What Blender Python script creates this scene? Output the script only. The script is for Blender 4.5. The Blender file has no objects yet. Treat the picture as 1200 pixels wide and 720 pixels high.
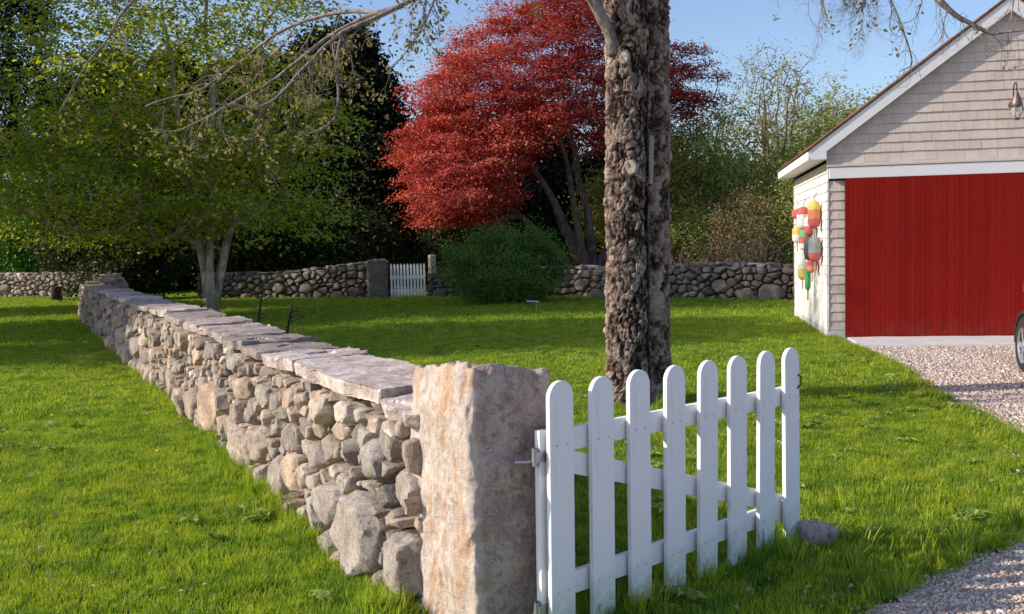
import bpy, bmesh, math, random
import numpy as np
from mathutils import Vector, Matrix
SC = bpy.context.scene
COL = SC.collection
R = math.radians
rng0 = np.random.default_rng(7)

# ------------------------------------------------------------------ noise
def _hash(ix, iy, iz, seed):
    n = (ix * 374761393 + iy * 668265263 + iz * 2147483647 + seed * 974634777) & 0xffffffff
    n = ((n ^ (n >> 13)) * 1274126177) & 0xffffffff
    n = (n ^ (n >> 16)) & 0xffffffff
    return n.astype(np.float64) / 4294967295.0 * 2 - 1
def vnoise(P, seed=0):
    P = np.asarray(P, float); I = np.floor(P).astype(np.int64); F = P - I
    F = F * F * F * (F * (F * 6 - 15) + 10)
    r = 0
    for dx in (0, 1):
        wx = F[:, 0] if dx else 1 - F[:, 0]
        for dy in (0, 1):
            wy = F[:, 1] if dy else 1 - F[:, 1]
            for dz in (0, 1):
                wz = F[:, 2] if dz else 1 - F[:, 2]
                r = r + wx * wy * wz * _hash(I[:, 0] + dx, I[:, 1] + dy, I[:, 2] + dz, seed)
    return r
def fbm(P, seed=0, octv=4, gain=.5, ridge=False):
    P = np.asarray(P, float); s = 0; a = 1; t = 0
    for o in range(octv):
        n = vnoise(P * 2 ** o + 17.3 * o, seed + o)
        if ridge: n = 1 - 2 * np.abs(n)
        s = s + a * n; t += a; a *= gain
    return s / t

def plates(P, seed=0):
    """cell noise: returns a random height per cell and the closeness to the cell border"""
    I = np.floor(P).astype(np.int64); F = P - I; d1 = np.full(len(P), 9.); d2 = np.full(len(P), 9.); h = np.zeros(len(P))
    for dx in (-1, 0, 1):
        for dy in (-1, 0, 1):
            for dz in (-1, 0, 1):
                a, b, c = I[:, 0] + dx, I[:, 1] + dy, I[:, 2] + dz
                q = np.stack([dx + .5 + .42 * _hash(a, b, c, seed + k) for k in range(3)], 1).astype(float)
                q[:, 1] += dy - dx; q[:, 2] += dz - dx
                d = np.linalg.norm(q - F, axis=1); v = _hash(a, b, c, seed + 7); m = d < d1
                d2 = np.where(m, d1, np.minimum(d2, d)); h = np.where(m, v, h); d1 = np.where(m, d, d1)
    return h, np.clip(1 - (d2 - d1) / .16, 0, 1)

# ------------------------------------------------------------------ mesh building
class MB:
    """collects vertices, faces and a tint value per face, for one mesh"""
    def __init__(s): s.V = []; s.F = []; s.T = []; s.M = []; s.n = 0
    def add(s, V, F, tint=.5, mat=0):
        V = np.asarray(V, float).reshape(-1, 3)
        if isinstance(F, np.ndarray): F = [F]
        for f in F:
            f = np.asarray(f, np.int64)
            if f.size == 0: continue
            s.F.append(f + s.n)
            t = np.full(len(f), tint, float) if np.isscalar(tint) else np.asarray(tint, float)
            s.T.append(t); s.M.append(np.full(len(f), mat, np.int32))
        s.V.append(V); s.n += len(V)
        return s
    def box(s, x0, x1, y0, y1, z0, z1, tint=.5, mat=0, M=None):
        V = np.array([[x0,y0,z0],[x1,y0,z0],[x1,y1,z0],[x0,y1,z0],[x0,y0,z1],[x1,y0,z1],[x1,y1,z1],[x0,y1,z1]], float)
        if M is not None: V = V @ np.array(M.to_3x3()).T + np.array(M.to_translation())
        F = np.array([[0,3,2,1],[4,5,6,7],[0,1,5,4],[1,2,6,5],[2,3,7,6],[3,0,4,7]])
        return s.add(V, F, tint, mat)
    def build(s, name, mats, parent=None, smooth=False, loc=None, bevel=0):
        V = np.concatenate(s.V); me = bpy.data.meshes.new(name)
        if loc is not None: V = V - np.asarray(loc, float)
        me.vertices.add(len(V)); me.vertices.foreach_set('co', V.astype(np.float32).ravel())
        lt = np.concatenate([np.full(len(f), f.shape[1], np.int32) for f in s.F])
        lp = np.concatenate([f.ravel() for f in s.F]).astype(np.int32)
        st = np.concatenate([[0], np.cumsum(lt)[:-1]]).astype(np.int32)
        me.loops.add(len(lp)); me.loops.foreach_set('vertex_index', lp)
        me.polygons.add(len(lt)); me.polygons.foreach_set('loop_start', st); me.polygons.foreach_set('loop_total', lt)
        if not isinstance(mats, (list, tuple)): mats = [mats]
        for m in mats: me.materials.append(m)
        me.polygons.foreach_set('material_index', np.concatenate(s.M))
        me.polygons.foreach_set('use_smooth', np.full(len(lt), bool(smooth)))
        a = me.attributes.new('tint', 'FLOAT', 'FACE'); a.data.foreach_set('value', np.concatenate(s.T).astype(np.float32))
        me.update(calc_edges=True); me.validate()
        o = bpy.data.objects.new(name, me); COL.objects.link(o)
        if parent is not None: o.parent = parent
        if bevel:
            b = o.modifiers.new('edge', 'BEVEL'); b.width = bevel; b.segments = 2; b.limit_method = 'ANGLE'
        return o

def tube(mb, pts, rad, sides=6, tint=.5, mat=0, cap=True):
    P = np.asarray(pts, float); n = len(P)
    if n < 2: return
    T = np.gradient(P, axis=0); T /= np.linalg.norm(T, axis=1)[:, None] + 1e-9
    a = np.array([0., 0, 1]) if abs(T[0][2]) < .9 else np.array([1., 0, 0])
    u = np.cross(T[0], a); u /= np.linalg.norm(u)
    rings = []
    ang = np.arange(sides) / sides * 2 * math.pi
    rad = np.broadcast_to(np.asarray(rad, float), (n,))
    for i in range(n):
        u = u - T[i] * (u @ T[i]); u /= np.linalg.norm(u) + 1e-9
        v = np.cross(T[i], u)
        rings.append(P[i] + rad[i] * (np.cos(ang)[:, None] * u + np.sin(ang)[:, None] * v))
    V = np.concatenate(rings)
    k = np.arange(sides); k2 = (k + 1) % sides
    F = np.concatenate([np.stack([i * sides + k, i * sides + k2, (i + 1) * sides + k2, (i + 1) * sides + k], 1) for i in range(n - 1)])
    Fs = [F]
    if cap:
        V = np.concatenate([V, P[-1:] + T[-1] * rad[-1] * .5, P[:1]])
        c = n * sides
        Fs.append(np.stack([(n - 1) * sides + k, (n - 1) * sides + k2, np.full(sides, c)], 1))
        Fs.append(np.stack([k2, k, np.full(sides, c + 1)], 1))
    mb.add(V, Fs, tint, mat)

def lathe(mb, prof, seg=20, tint=.5, mat=0, M=None):
    prof = np.asarray(prof, float); n = len(prof)
    a = np.arange(seg) / seg * 2 * math.pi
    V = np.concatenate([np.stack([r * np.cos(a), r * np.sin(a), np.full(seg, z)], 1) for r, z in prof])
    if M is not None: V = V @ np.array(M.to_3x3()).T + np.array(M.to_translation())
    k = np.arange(seg); k2 = (k + 1) % seg
    F = np.concatenate([np.stack([i * seg + k, i * seg + k2, (i + 1) * seg + k2, (i + 1) * seg + k], 1) for i in range(n - 1)])
    mb.add(V, F, tint, mat)

def rough_box(dims, res, rnd=.25, amp=.02, freq=5, seed=0, ridge=0, squash=None):
    """closed rounded box with an irregular quarried surface; returns V, F"""
    hx, hy, hz = [d / 2 for d in dims]; nx, ny, nz = res
    Vs, Fs, off = [], [], 0
    for ax, sg in ((0, 1), (0, -1), (1, 1), (1, -1), (2, 1), (2, -1)):
        a, b = [(1, 2), (2, 0), (0, 1)][ax]
        na, nb = res[a], res[b]
        ga, gb = np.meshgrid(np.linspace(-1, 1, na + 1), np.linspace(-1, 1, nb + 1), indexing='ij')
        p = np.zeros((ga.size, 3)); p[:, ax] = sg; p[:, a] = ga.ravel(); p[:, b] = gb.ravel()
        idx = np.arange(ga.size).reshape(ga.shape)
        q = np.stack([idx[:-1, :-1], idx[1:, :-1], idx[1:, 1:], idx[:-1, 1:]], -1).reshape(-1, 4)
        if sg < 0: q = q[:, ::-1]
        Vs.append(p); Fs.append(q + off); off += len(p)
    P = np.concatenate(Vs); F = np.concatenate(Fs)
    key = np.round(P, 5); U, inv = np.unique(key, axis=0, return_inverse=True); inv = inv.ravel()
    F = inv[F]; P = U * np.array([hx, hy, hz])
    r = rnd * min(hx, hy, hz)
    inner = np.clip(P, [-hx + r, -hy + r, -hz + r], [hx - r, hy - r, hz - r])
    d = P - inner; l = np.linalg.norm(d, axis=1)[:, None] + 1e-9
    P = inner + d / l * r
    N = d / l
    s = seed * 13.7
    disp = np.stack([fbm(P * freq + s + k * 31.1, seed + k, 4, .55) for k in range(3)], 1) * amp
    P2 = P + disp + N * (fbm(P * freq * .6 + s, seed + 9, 3)[:, None] * amp * 1.2)
    if ridge: P2 = P2 + N * (fbm(P * freq * 2.2 + s, seed + 5, 3, .5, True)[:, None] * ridge)
    return P2, F

def xf(V, loc=(0, 0, 0), rz=0, rx=0, ry=0, sc=1):
    M = Matrix.Rotation(rz, 3, 'Z') @ Matrix.Rotation(ry, 3, 'Y') @ Matrix.Rotation(rx, 3, 'X')
    return (np.asarray(V) * sc) @ np.array(M).T + np.asarray(loc, float)

# ------------------------------------------------------------------ things
def tag(o, label=None, cat=None, group=None, kind=None):
    if label: o['label'] = label
    if cat: o['category'] = cat
    if group: o['group'] = group
    if kind: o['kind'] = kind
    return o
def empty(name, loc, label=None, cat=None, group=None, rz=0):
    o = bpy.data.objects.new(name, None); COL.objects.link(o); o.location = loc; o.rotation_euler = (0, 0, rz)
    o.empty_display_size = .2
    return tag(o, label, cat, group)
def copy_tree(o, parent=None):
    c = o.copy(); COL.objects.link(c)
    if parent is not None: c.parent = parent
    for ch in list(o.children): copy_tree(ch, c)
    return c

# ------------------------------------------------------------------ materials
class NT:
    def __init__(s, name):
        s.m = bpy.data.materials.new(name); s.m.use_nodes = True; s.t = s.m.node_tree
        s.t.nodes.clear(); s.out = s.t.nodes.new('ShaderNodeOutputMaterial')
    def n(s, typ, ins=None, **kw):
        nd = s.t.nodes.new(typ)
        for k, v in kw.items(): setattr(nd, k, v)
        for k, v in (ins or {}).items(): s.set(nd, k, v)
        return nd
    def set(s, nd, k, v):
        i = nd.inputs[k]
        if isinstance(v, bpy.types.NodeSocket): s.t.links.new(v, i)
        elif isinstance(v, bpy.types.Node): s.t.links.new(v.outputs[0], i)
        else: i.default_value = v
    def coord(s, kind='Object', scale=(1, 1, 1), rot=(0, 0, 0)):
        if kind == 'World': c = s.n('ShaderNodeNewGeometry').outputs['Position']
        else: c = s.n('ShaderNodeTexCoord').outputs[kind]
        return s.n('ShaderNodeMapping', {'Vector': c, 'Scale': scale, 'Rotation': rot}).outputs[0]
    def noise(s, co, scale, detail=5, rough=.55, dist=0):
        return s.n('ShaderNodeTexNoise', {'Vector': co, 'Scale': scale, 'Detail': detail, 'Roughness': rough, 'Distortion': dist}).outputs['Fac']
    def vor(s, co, scale, feature='F1'):
        return s.n('ShaderNodeTexVoronoi', {'Vector': co, 'Scale': scale}, feature=feature)
    def ramp(s, fac, stops, interp='LINEAR'):
        nd = s.n('ShaderNodeValToRGB', {'Fac': fac}); cr = nd.color_ramp; cr.interpolation = interp
        while len(cr.elements) < len(stops): cr.elements.new(.5)
        for e, (p, c) in zip(cr.elements, stops):
            e.position = p; e.color = (c[0], c[1], c[2], 1) if not np.isscalar(c) else (c, c, c, 1)
        return nd.outputs['Color']
    def mix(s, fac, a, b, blend='MIX'):
        nd = s.n('ShaderNodeMix', data_type='RGBA', blend_type=blend)
        for i, v in ((0, fac), (6, a), (7, b)):
            if isinstance(v, (bpy.types.NodeSocket, bpy.types.Node)): s.t.links.new(v if isinstance(v, bpy.types.NodeSocket) else v.outputs[0], nd.inputs[i])
            elif i == 0: nd.inputs[i].default_value = v
            else: nd.inputs[i].default_value = (v, v, v, 1) if np.isscalar(v) else (*v[:3], 1)
        return nd.outputs[2]
    def math(s, op, a, b=0):
        nd = s.n('ShaderNodeMath', operation=op)
        s.set(nd, 0, a); s.set(nd, 1, b); return nd.outputs[0]
    def tint(s): return s.n('ShaderNodeAttribute', attribute_name='tint').outputs['Fac']
    def bump(s, h, strength=.5, dist=.01, normal=None):
        d = {'Height': h, 'Strength': strength, 'Distance': dist}
        if normal is not None: d['Normal'] = normal
        return s.n('ShaderNodeBump', d).outputs[0]
    def bsdf(s, col, rough=.8, normal=None, spec=.3, metal=0, **kw):
        d = {'Base Color': col if not isinstance(col, tuple) else (*col[:3], 1), 'Roughness': rough, 'Specular IOR Level': spec, 'Metallic': metal}
        if normal is not None: d['Normal'] = normal
        d.update(kw)
        b = s.n('ShaderNodeBsdfPrincipled', d); s.t.links.new(b.outputs[0], s.out.inputs[0]); return s.m

def leaf_mat(name, stops, trans=.45, rough=.5, spec=.25, patch=None):
    t = NT(name); c = t.ramp(t.tint(), stops)
    if patch:
        n = t.noise(t.coord('World'), patch[0], 3); c = t.mix(t.ramp(n, [(.35, 0), (.65, 1)]), c, t.mix(1, c, patch[1], 'MULTIPLY'))
    d = t.n('ShaderNodeBsdfPrincipled', {'Base Color': c, 'Roughness': rough, 'Specular IOR Level': spec})
    tc = t.mix(1, c, (1.3, 1.25, .6), 'MULTIPLY')
    tr = t.n('ShaderNodeBsdfTranslucent', {'Color': tc})
    mx = t.n('ShaderNodeMixShader', {0: trans}); t.t.links.new(d.outputs[0], mx.inputs[1]); t.t.links.new(tr.outputs[0], mx.inputs[2])
    t.t.links.new(mx.outputs[0], t.out.inputs[0]); return t.m

def stone_mat(name, stops, stain=(.10, .085, .07), bright=1.0, orange=0.0, bump=.6, scale=1.0):
    t = NT(name); co = t.coord('Object')
    c = t.ramp(t.tint(), stops)
    n1 = t.noise(co, 5 * scale, 6, .6, .3); n2 = t.noise(co, 38 * scale, 6, .7); n3 = t.noise(co, 130 * scale, 3, .7)
    c = t.mix(t.ramp(n1, [(.38, 0), (.60, 1)]), c, t.mix(1, c, (.62, .56, .54), 'MULTIPLY'))
    c = t.mix(t.ramp(n2, [(.50, 0), (.66, .8)]), c, stain)
    c = t.mix(t.ramp(n3, [(.35, .45), (.5, 0)]), c, (.62, .58, .52))
    li = t.noise(co, 9 * scale, 5, .75, 1.0)
    c = t.mix(t.ramp(li, [(.60, 0), (.66, .55)]), c, (.30, .31, .22))
    if orange:
        o = t.noise(t.coord('Object', (1, 1, .45)), 7, 5, .65, .6)
        c = t.mix(t.ramp(o, [(.46, 0), (.60, orange)]), c, (.62, .30, .12))
    if bright != 1: c = t.mix(1, c, (bright,) * 3, 'MULTIPLY')
    h = t.math('ADD', t.math('MULTIPLY', n2, .6), t.math('MULTIPLY', n3, .4))
    nb = t.bump(h, bump, .02 / scale)
    return t.bsdf(c, .9, nb, .2)

def bark_mat(name, dark, light, sc=(14, 14, 3), moss=None, bump=.8, warm=None):
    t = NT(name); co = t.coord('Object', sc); n = t.noise(co, 1, 6, .65, .5); n2 = t.noise(t.coord('Object'), 45, 4, .7)
    c = t.mix(t.ramp(n, [(.35, 0), (.62, 1)]), dark, light)
    c = t.mix(t.ramp(n2, [(.45, 0), (.7, .6)]), c, t.mix(1, c, (.45, .42, .4), 'MULTIPLY'))
    if moss: c = t.mix(t.ramp(t.noise(t.coord('Object'), 3, 4), [(.5, 0), (.62, .6)]), c, moss)
    return t.bsdf(c, .9, t.bump(t.math('ADD', n, t.math('MULTIPLY', n2, .4)), bump, .02), .15)

def paint_mat(name, col, rough=.5, bump=.12, dirt=.25, grain=(3, 3, 40)):
    t = NT(name); co = t.coord('Object'); n = t.noise(co, 2.5, 5, .6); g = t.noise(t.coord('Object', grain), 6, 4, .6)
    c = t.mix(t.ramp(n, [(.4, 0), (.75, dirt)]), col, tuple(k * .72 for k in col))
    c = t.mix(t.ramp(g, [(.55, 0), (.8, dirt * .6)]), c, tuple(k * .6 for k in col))
    return t.bsdf(c, rough, t.bump(g, bump, .004), .35)

def plain(name, col, rough=.5, metal=0, spec=.5, nscale=8, var=.2, **kw):
    t = NT(name); n = t.noise(t.coord('Object'), nscale, 4)
    c = t.mix(t.ramp(n, [(.35, 0), (.7, var)]), col, tuple(k * .5 for k in col))
    return t.bsdf(c, rough, t.bump(n, .08, .003), spec, metal, **kw)

STONE = [(0, (.20, .17, .15)), (.16, (.46, .38, .32)), (.32, (.64, .47, .34)), (.46, (.33, .29, .26)), (.60, (.60, .47, .35)), (.74, (.38, .33, .30)), (.88, (.60, .52, .44)), (1, (.80, .69, .58))]
M = {}
M['stone'] = stone_mat('fieldstone', STONE)
M['stone_far'] = stone_mat('darkened_fieldstone', [(a, tuple(k * (.45 + .4 * a) for k in c)) for a, c in STONE], scale=.6)  # darker copy of the fieldstone colours
M['stone_dark'] = stone_mat('shaded_fieldstone', [(a, tuple(k * (.30 + .25 * a) for k in c)) for a, c in STONE], scale=.6)  # fieldstone with the back wall's shade put into its colours
M['cap'] = stone_mat('cap_slab_stone', [(0, (.36, .29, .27)), (.5, (.56, .45, .41)), (1, (.84, .70, .64))])
def granite():
    t = NT('rough_granite'); co = t.coord('Object')
    n1 = t.noise(co, 3.5, 6, .65, .4); n2 = t.noise(co, 26, 6, .75); n3 = t.noise(co, 110, 4, .8)
    v = t.noise(t.coord('Object', (1, 1, .28)), 9, 5, .7, .7)
    c = t.ramp(n1, [(.3, (.72, .58, .47)), (.5, (.84, .72, .62)), (.7, (.78, .66, .60))])
    c = t.mix(t.ramp(v, [(.50, 0), (.62, .75)]), c, (.68, .36, .15))
    ox = t.n('ShaderNodeSeparateXYZ', {0: co}).outputs[0]; shp = t.math('ADD', .35, t.math('MULTIPLY', t.ramp(ox, [(0, 0), (.02, 1)]), .65))   # shade of the right face put into the colour; lit left face kept paler
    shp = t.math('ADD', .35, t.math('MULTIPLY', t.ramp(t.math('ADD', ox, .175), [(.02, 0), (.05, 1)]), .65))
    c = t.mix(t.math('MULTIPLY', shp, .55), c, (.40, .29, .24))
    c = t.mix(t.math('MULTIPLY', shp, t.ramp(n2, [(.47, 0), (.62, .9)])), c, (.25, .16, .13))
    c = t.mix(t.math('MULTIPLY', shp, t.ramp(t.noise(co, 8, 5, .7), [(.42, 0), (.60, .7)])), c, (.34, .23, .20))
    c = t.mix(t.ramp(n3, [(.34, .7), (.46, 0)]), c, (.74, .70, .66))
    h = t.math('ADD', t.math('MULTIPLY', n2, .7), t.math('MULTIPLY', n3, .35))
    return t.bsdf(c, .85, t.bump(h, .9, .025), .25)
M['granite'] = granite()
M['core'] = plain('wall_core_earth', (.035, .03, .025), .95, nscale=20)
def gravelmat(name, cols, sc):
    t = NT(name); co = t.coord('World'); v = t.vor(co, sc); n = t.noise(co, 1.2, 4); n2 = t.noise(co, sc * .4, 5, .7)
    c = t.ramp(t.n('ShaderNodeSeparateColor', {0: v.outputs['Color']}).outputs[0], cols)
    c = t.mix(t.ramp(n, [(.4, 0), (.7, .35)]), c, (.16, .11, .08))
    return t.bsdf(c, .95, t.bump(t.math('ADD', v.outputs['Distance'], n2), .9, .015), .2)
M['gravel'] = gravelmat('gravel_bed', [(0, (.34, .24, .18)), (.5, (.56, .43, .34)), (1, (.74, .60, .50))], 60)
def lawnmat():
    t = NT('lawn_soil'); co = t.coord('World')
    n = t.noise(co, .35, 4); n2 = t.noise(co, 9, 6, .75); n3 = t.noise(t.coord('World', (1, 1, 1)), 40, 4, .8)
    c = t.ramp(n, [(.3, (.11, .18, .018)), (.7, (.16, .24, .025))])
    c = t.mix(t.ramp(n2, [(.42, .7), (.6, 0)]), c, (.03, .055, .01))
    c = t.mix(t.ramp(n3, [(.62, 0), (.8, .5)]), c, (.12, .16, .04))
    return t.bsdf(c, .95, t.bump(t.math('ADD', n2, n3), 1, .04), .1)
M['lawn'] = lawnmat()
def grassmat():
    t = NT('grass_blades'); co = t.coord('World')
    base = t.ramp(t.tint(), [(0, (.16, .24, .016)), (.35, (.31, .41, .024)), (.7, (.46, .54, .045)), (.93, (.60, .65, .12)), (.95, (.46, .42, .16)), (1, (.55, .48, .24))])
    n = t.noise(co, .55, 4, .6); n2 = t.noise(co, 3.2, 3)
    c = t.mix(t.ramp(n, [(.36, 0), (.66, .8)]), base, t.mix(1, base, (1.2, 1.08, .95), 'MULTIPLY'))
    c = t.mix(t.ramp(n2, [(.38, .85), (.58, 0)]), c, t.mix(1, c, (.48, .66, .7), 'MULTIPLY'))
    n5 = t.noise(co, 11, 3); c = t.mix(t.ramp(n5, [(.36, .7), (.52, 0)]), c, t.mix(1, c, (.5, .62, .6), 'MULTIPLY'))
    d = t.n('ShaderNodeBsdfPrincipled', {'Base Color': c, 'Roughness': .5, 'Specular IOR Level': .25})
    tr = t.n('ShaderNodeBsdfTranslucent', {'Color': t.mix(1, c, (1.2, 1.3, .6), 'MULTIPLY')})
    mx = t.n('ShaderNodeMixShader', {0: .4}); t.t.links.new(d.outputs[0], mx.inputs[1]); t.t.links.new(tr.outputs[0], mx.inputs[2])
    t.t.links.new(mx.outputs[0], t.out.inputs[0]); return t.m
M['grass'] = grassmat()
def whitep():
    t = NT('white_paint'); co = t.coord('Object'); g = t.noise(t.coord('Object', (30, 30, 2.5)), 1.5, 5, .65); n = t.noise(co, 3, 5, .65); n2 = t.noise(co, 60, 3, .7)
    c = t.mix(t.ramp(n, [(.4, 0), (.75, .3)]), (.87, .86, .87), (.74, .72, .70))
    c = t.mix(t.ramp(g, [(.56, 0), (.72, .35)]), c, (.52, .50, .47))
    zz_ = t.n('ShaderNodeSeparateXYZ', {0: t.coord('World')}).outputs[2]
    low = t.math('MULTIPLY', t.ramp(zz_, [(.03, 1), (.22, 0)]), t.ramp(t.noise(co, 14, 5, .7), [(.38, 0), (.6, .75)]))
    c = t.mix(low, c, (.30, .32, .18)); c = t.mix(t.ramp(n2, [(.72, 0), (.76, .5)]), c, (.35, .32, .30))
    return t.bsdf(c, .6, t.bump(t.math('ADD', g, t.math('MULTIPLY', n2, .3)), .3, .004), .3)
M['white'] = whitep()
M['trim'] = paint_mat('white_trim_paint', (.78, .77, .78), .6, .1, .12)
def reddoor():
    t = NT('red_barn_paint'); co = t.coord('Object')
    g = t.noise(t.coord('Object', (26, 26, 1.2)), 1, 5, .6); n = t.noise(co, 1.6, 4)
    c = t.mix(t.tint(), (.215, .008, .005), (.265, .011, .006))
    c = t.mix(t.ramp(g, [(.5, 0), (.75, .35)]), c, (.14, .004, .005))
    c = t.mix(t.ramp(n, [(.45, 0), (.7, .35)]), c, (.20, .006, .004))
    zz_ = t.n('ShaderNodeSeparateXYZ', {0: co}).outputs[2]; c = t.mix(t.math('MULTIPLY', t.ramp(zz_, [(.02, .8), (.35, 0)]), t.ramp(t.noise(co, 9, 5, .7), [(.4, 0), (.65, .6)])), c, (.16, .07, .05))
    return t.bsdf(c, .75, t.bump(g, .25, .004), .12)
M['reddoor'] = reddoor()
def shingle(name, cols, edge):
    t = NT(name); co = t.coord('Object'); c = t.ramp(t.tint(), cols)
    g = t.noise(t.coord('Object', (40, 40, 2)), 1, 4, .6); n = t.noise(co, 1.3, 4)
    c = t.mix(t.ramp(g, [(.45, 0), (.75, .4)]), c, t.mix(1, c, edge, 'MULTIPLY'))
    c = t.mix(t.ramp(n, [(.4, 0), (.7, .3)]), c, t.mix(1, c, (.8, .78, .8), 'MULTIPLY'))
    return t.bsdf(c, .9, t.bump(g, .4, .006), .15)
M['shingle'] = shingle('weathered_wall_shingle', [(0, (.56, .47, .41)), (.5, (.64, .545, .48)), (1, (.71, .615, .55))], (.72, .68, .66))
M['under'] = plain('shingle_shadow_board', (.05, .04, .04), .95)
M['roofsh'] = shingle('cedar_roof_shingle', [(0, (.22, .12, .08)), (.5, (.34, .18, .11)), (1, (.46, .26, .15))], (.6, .5, .5))
M['concrete'] = plain('pale_concrete', (.66, .62, .60), .9, nscale=4, var=.25)
M['metal'] = plain('galvanised_metal', (.42, .43, .45), .4, .8)
M['darkmetal'] = plain('dark_iron', (.03, .03, .032), .5, .6)
M['copper'] = plain('aged_copper', (.24, .17, .14), .5, .7, nscale=30, var=.5)
def crag():
    t = NT('flaky_brown_bark'); co = t.coord('Object'); n = t.noise(co, 7, 5, .65); n2 = t.noise(co, 60, 4, .75)
    c = t.ramp(t.tint(), [(0, (.018, .012, .010)), (.35, (.085, .058, .046)), (.6, (.27, .195, .155)), (1, (.50, .39, .32))])
    c = t.mix(t.ramp(n, [(.38, 0), (.6, .55)]), c, t.mix(1, c, (.50, .44, .44), 'MULTIPLY'))
    c = t.mix(t.ramp(n2, [(.5, 0), (.68, .7)]), c, t.mix(1, c, (.4, .36, .36), 'MULTIPLY'))
    return t.bsdf(c, .9, t.bump(n2, .7, .012), .15)
M['bark_main'] = crag()
M['bark_limb'] = bark_mat('grey_limb_bark', (.16, .12, .11), (.38, .31, .28), (20, 20, 8))
M['bark_pale'] = bark_mat('smooth_pale_bark', (.26, .21, .16), (.60, .50, .38), (10, 10, 2), (.12, .12, .06), .4)
M['bark_maple'] = bark_mat('maple_bark', (.07, .055, .05), (.26, .20, .17), (9, 9, 3))
M['bark_dark'] = bark_mat('dark_bark', (.03, .025, .02), (.09, .075, .06))
M['bark_thicket'] = bark_mat('thicket_bark', (.10, .08, .06), (.27, .22, .17))
M['scar'] = plain('cut_wood_scar', (.42, .34, .30), .9, nscale=45, var=.85)
M['l_tree'] = leaf_mat('yellow_green_leaf', [(0, (.08, .12, .010)), (.5, (.34, .40, .026)), (.9, (.56, .57, .06)), (1, (.50, .36, .08))], .5, .35, .5)
M['l_maple'] = leaf_mat('crimson_maple_leaf', [(0, (.15, .014, .018)), (.5, (.44, .052, .050)), (.85, (.66, .135, .105)), (1, (.78, .28, .15))], .4, .45, .35)
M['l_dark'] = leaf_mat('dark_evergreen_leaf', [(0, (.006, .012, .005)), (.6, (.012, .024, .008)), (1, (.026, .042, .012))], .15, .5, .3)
M['l_shrub'] = leaf_mat('fresh_green_shrub_leaf', [(0, (.05, .15, .018)), (.6, (.09, .25, .03)), (1, (.17, .34, .05))], .4, .4, .4)
M['l_bush'] = leaf_mat('mid_green_bush_leaf', [(0, (.045, .11, .016)), (.6, (.11, .23, .03)), (1, (.20, .34, .05))], .4, .35, .5)
M['l_olive'] = leaf_mat('olive_thicket_leaf', [(0, (.18, .18, .06)), (.5, (.38, .36, .12)), (1, (.58, .52, .22))], .4, .5, .3)
M['l_olive2'] = leaf_mat('green_thicket_leaf', [(0, (.15, .18, .05)), (.5, (.34, .36, .10)), (1, (.55, .54, .19))], .4, .5, .3)
M['l_brown'] = leaf_mat('bronze_thicket_leaf', [(0, (.18, .13, .06)), (.5, (.36, .27, .14)), (1, (.52, .42, .22))], .3, .6, .3)
M['l_bud'] = leaf_mat('opening_bud_leaf', [(0, (.14, .16, .04)), (.5, (.26, .23, .08)), (.8, (.32, .24, .14)), (1, (.42, .32, .24))], .45, .5, .3)
M['l_under'] = leaf_mat('undergrowth_leaf', [(0, (.012, .022, .006)), (.6, (.035, .055, .012)), (1, (.08, .11, .025))], .25, .5, .3)

# ------------------------------------------------------------------ leaves and trees
def leaves(mb, P, size, rng, up=.3, fold=.25, aspect=.55, tint=None, out=None, outw=0., mat=0):
    n = len(P)
    N = rng.normal(size=(n, 3)); N /= np.linalg.norm(N, axis=1)[:, None]
    N[:, 2] += up * 2
    if out is not None: N += out * outw
    N /= np.linalg.norm(N, axis=1)[:, None] + 1e-9
    A = rng.normal(size=(n, 3)); A -= N * np.sum(A * N, 1)[:, None]; A /= np.linalg.norm(A, axis=1)[:, None] + 1e-9
    B = np.cross(N, A)
    s = (size * rng.uniform(.65, 1.35, n))[:, None]
    v0 = P - A * s * .5; v2 = P + A * s * .5
    v1 = P + B * s * aspect * .5 + N * s * fold * .5 + A * s * .05; v3 = P - B * s * aspect * .5 + N * s * fold * .5 + A * s * .05
    V = np.stack([v0, v1, v2, v3], 1).reshape(-1, 3)
    i = np.arange(n) * 4
    F = np.stack([i, i + 1, i + 2, i + 3], 1)
    t = rng.beta(2, 2, n) if tint is None else np.clip(tint + rng.normal(0, .14, n), 0, 1)
    mb.add(V, F, t, mat)

def shell_points(n, c, r, rng, inner=.45, keep=None, zmin=None):
    out = []
    while len(out) < n:
        p = rng.normal(size=(n * 2, 3)); p /= np.linalg.norm(p, axis=1)[:, None]
        rad = inner + (1 - inner) * rng.random(len(p)) ** .6
        lump = 1 + .13 * vnoise(p * 2.3 + c[0], 3) + .08 * vnoise(p * 5 + c[0], 5)
        q = np.asarray(c) + p * (rad * lump)[:, None] * np.asarray(r)
        if zmin is not None: q = q[q[:, 2] > zmin]
        if keep is not None: q = q[keep(q)]
        out.extend(q[:n - len(out)])
    return np.array(out)

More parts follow.
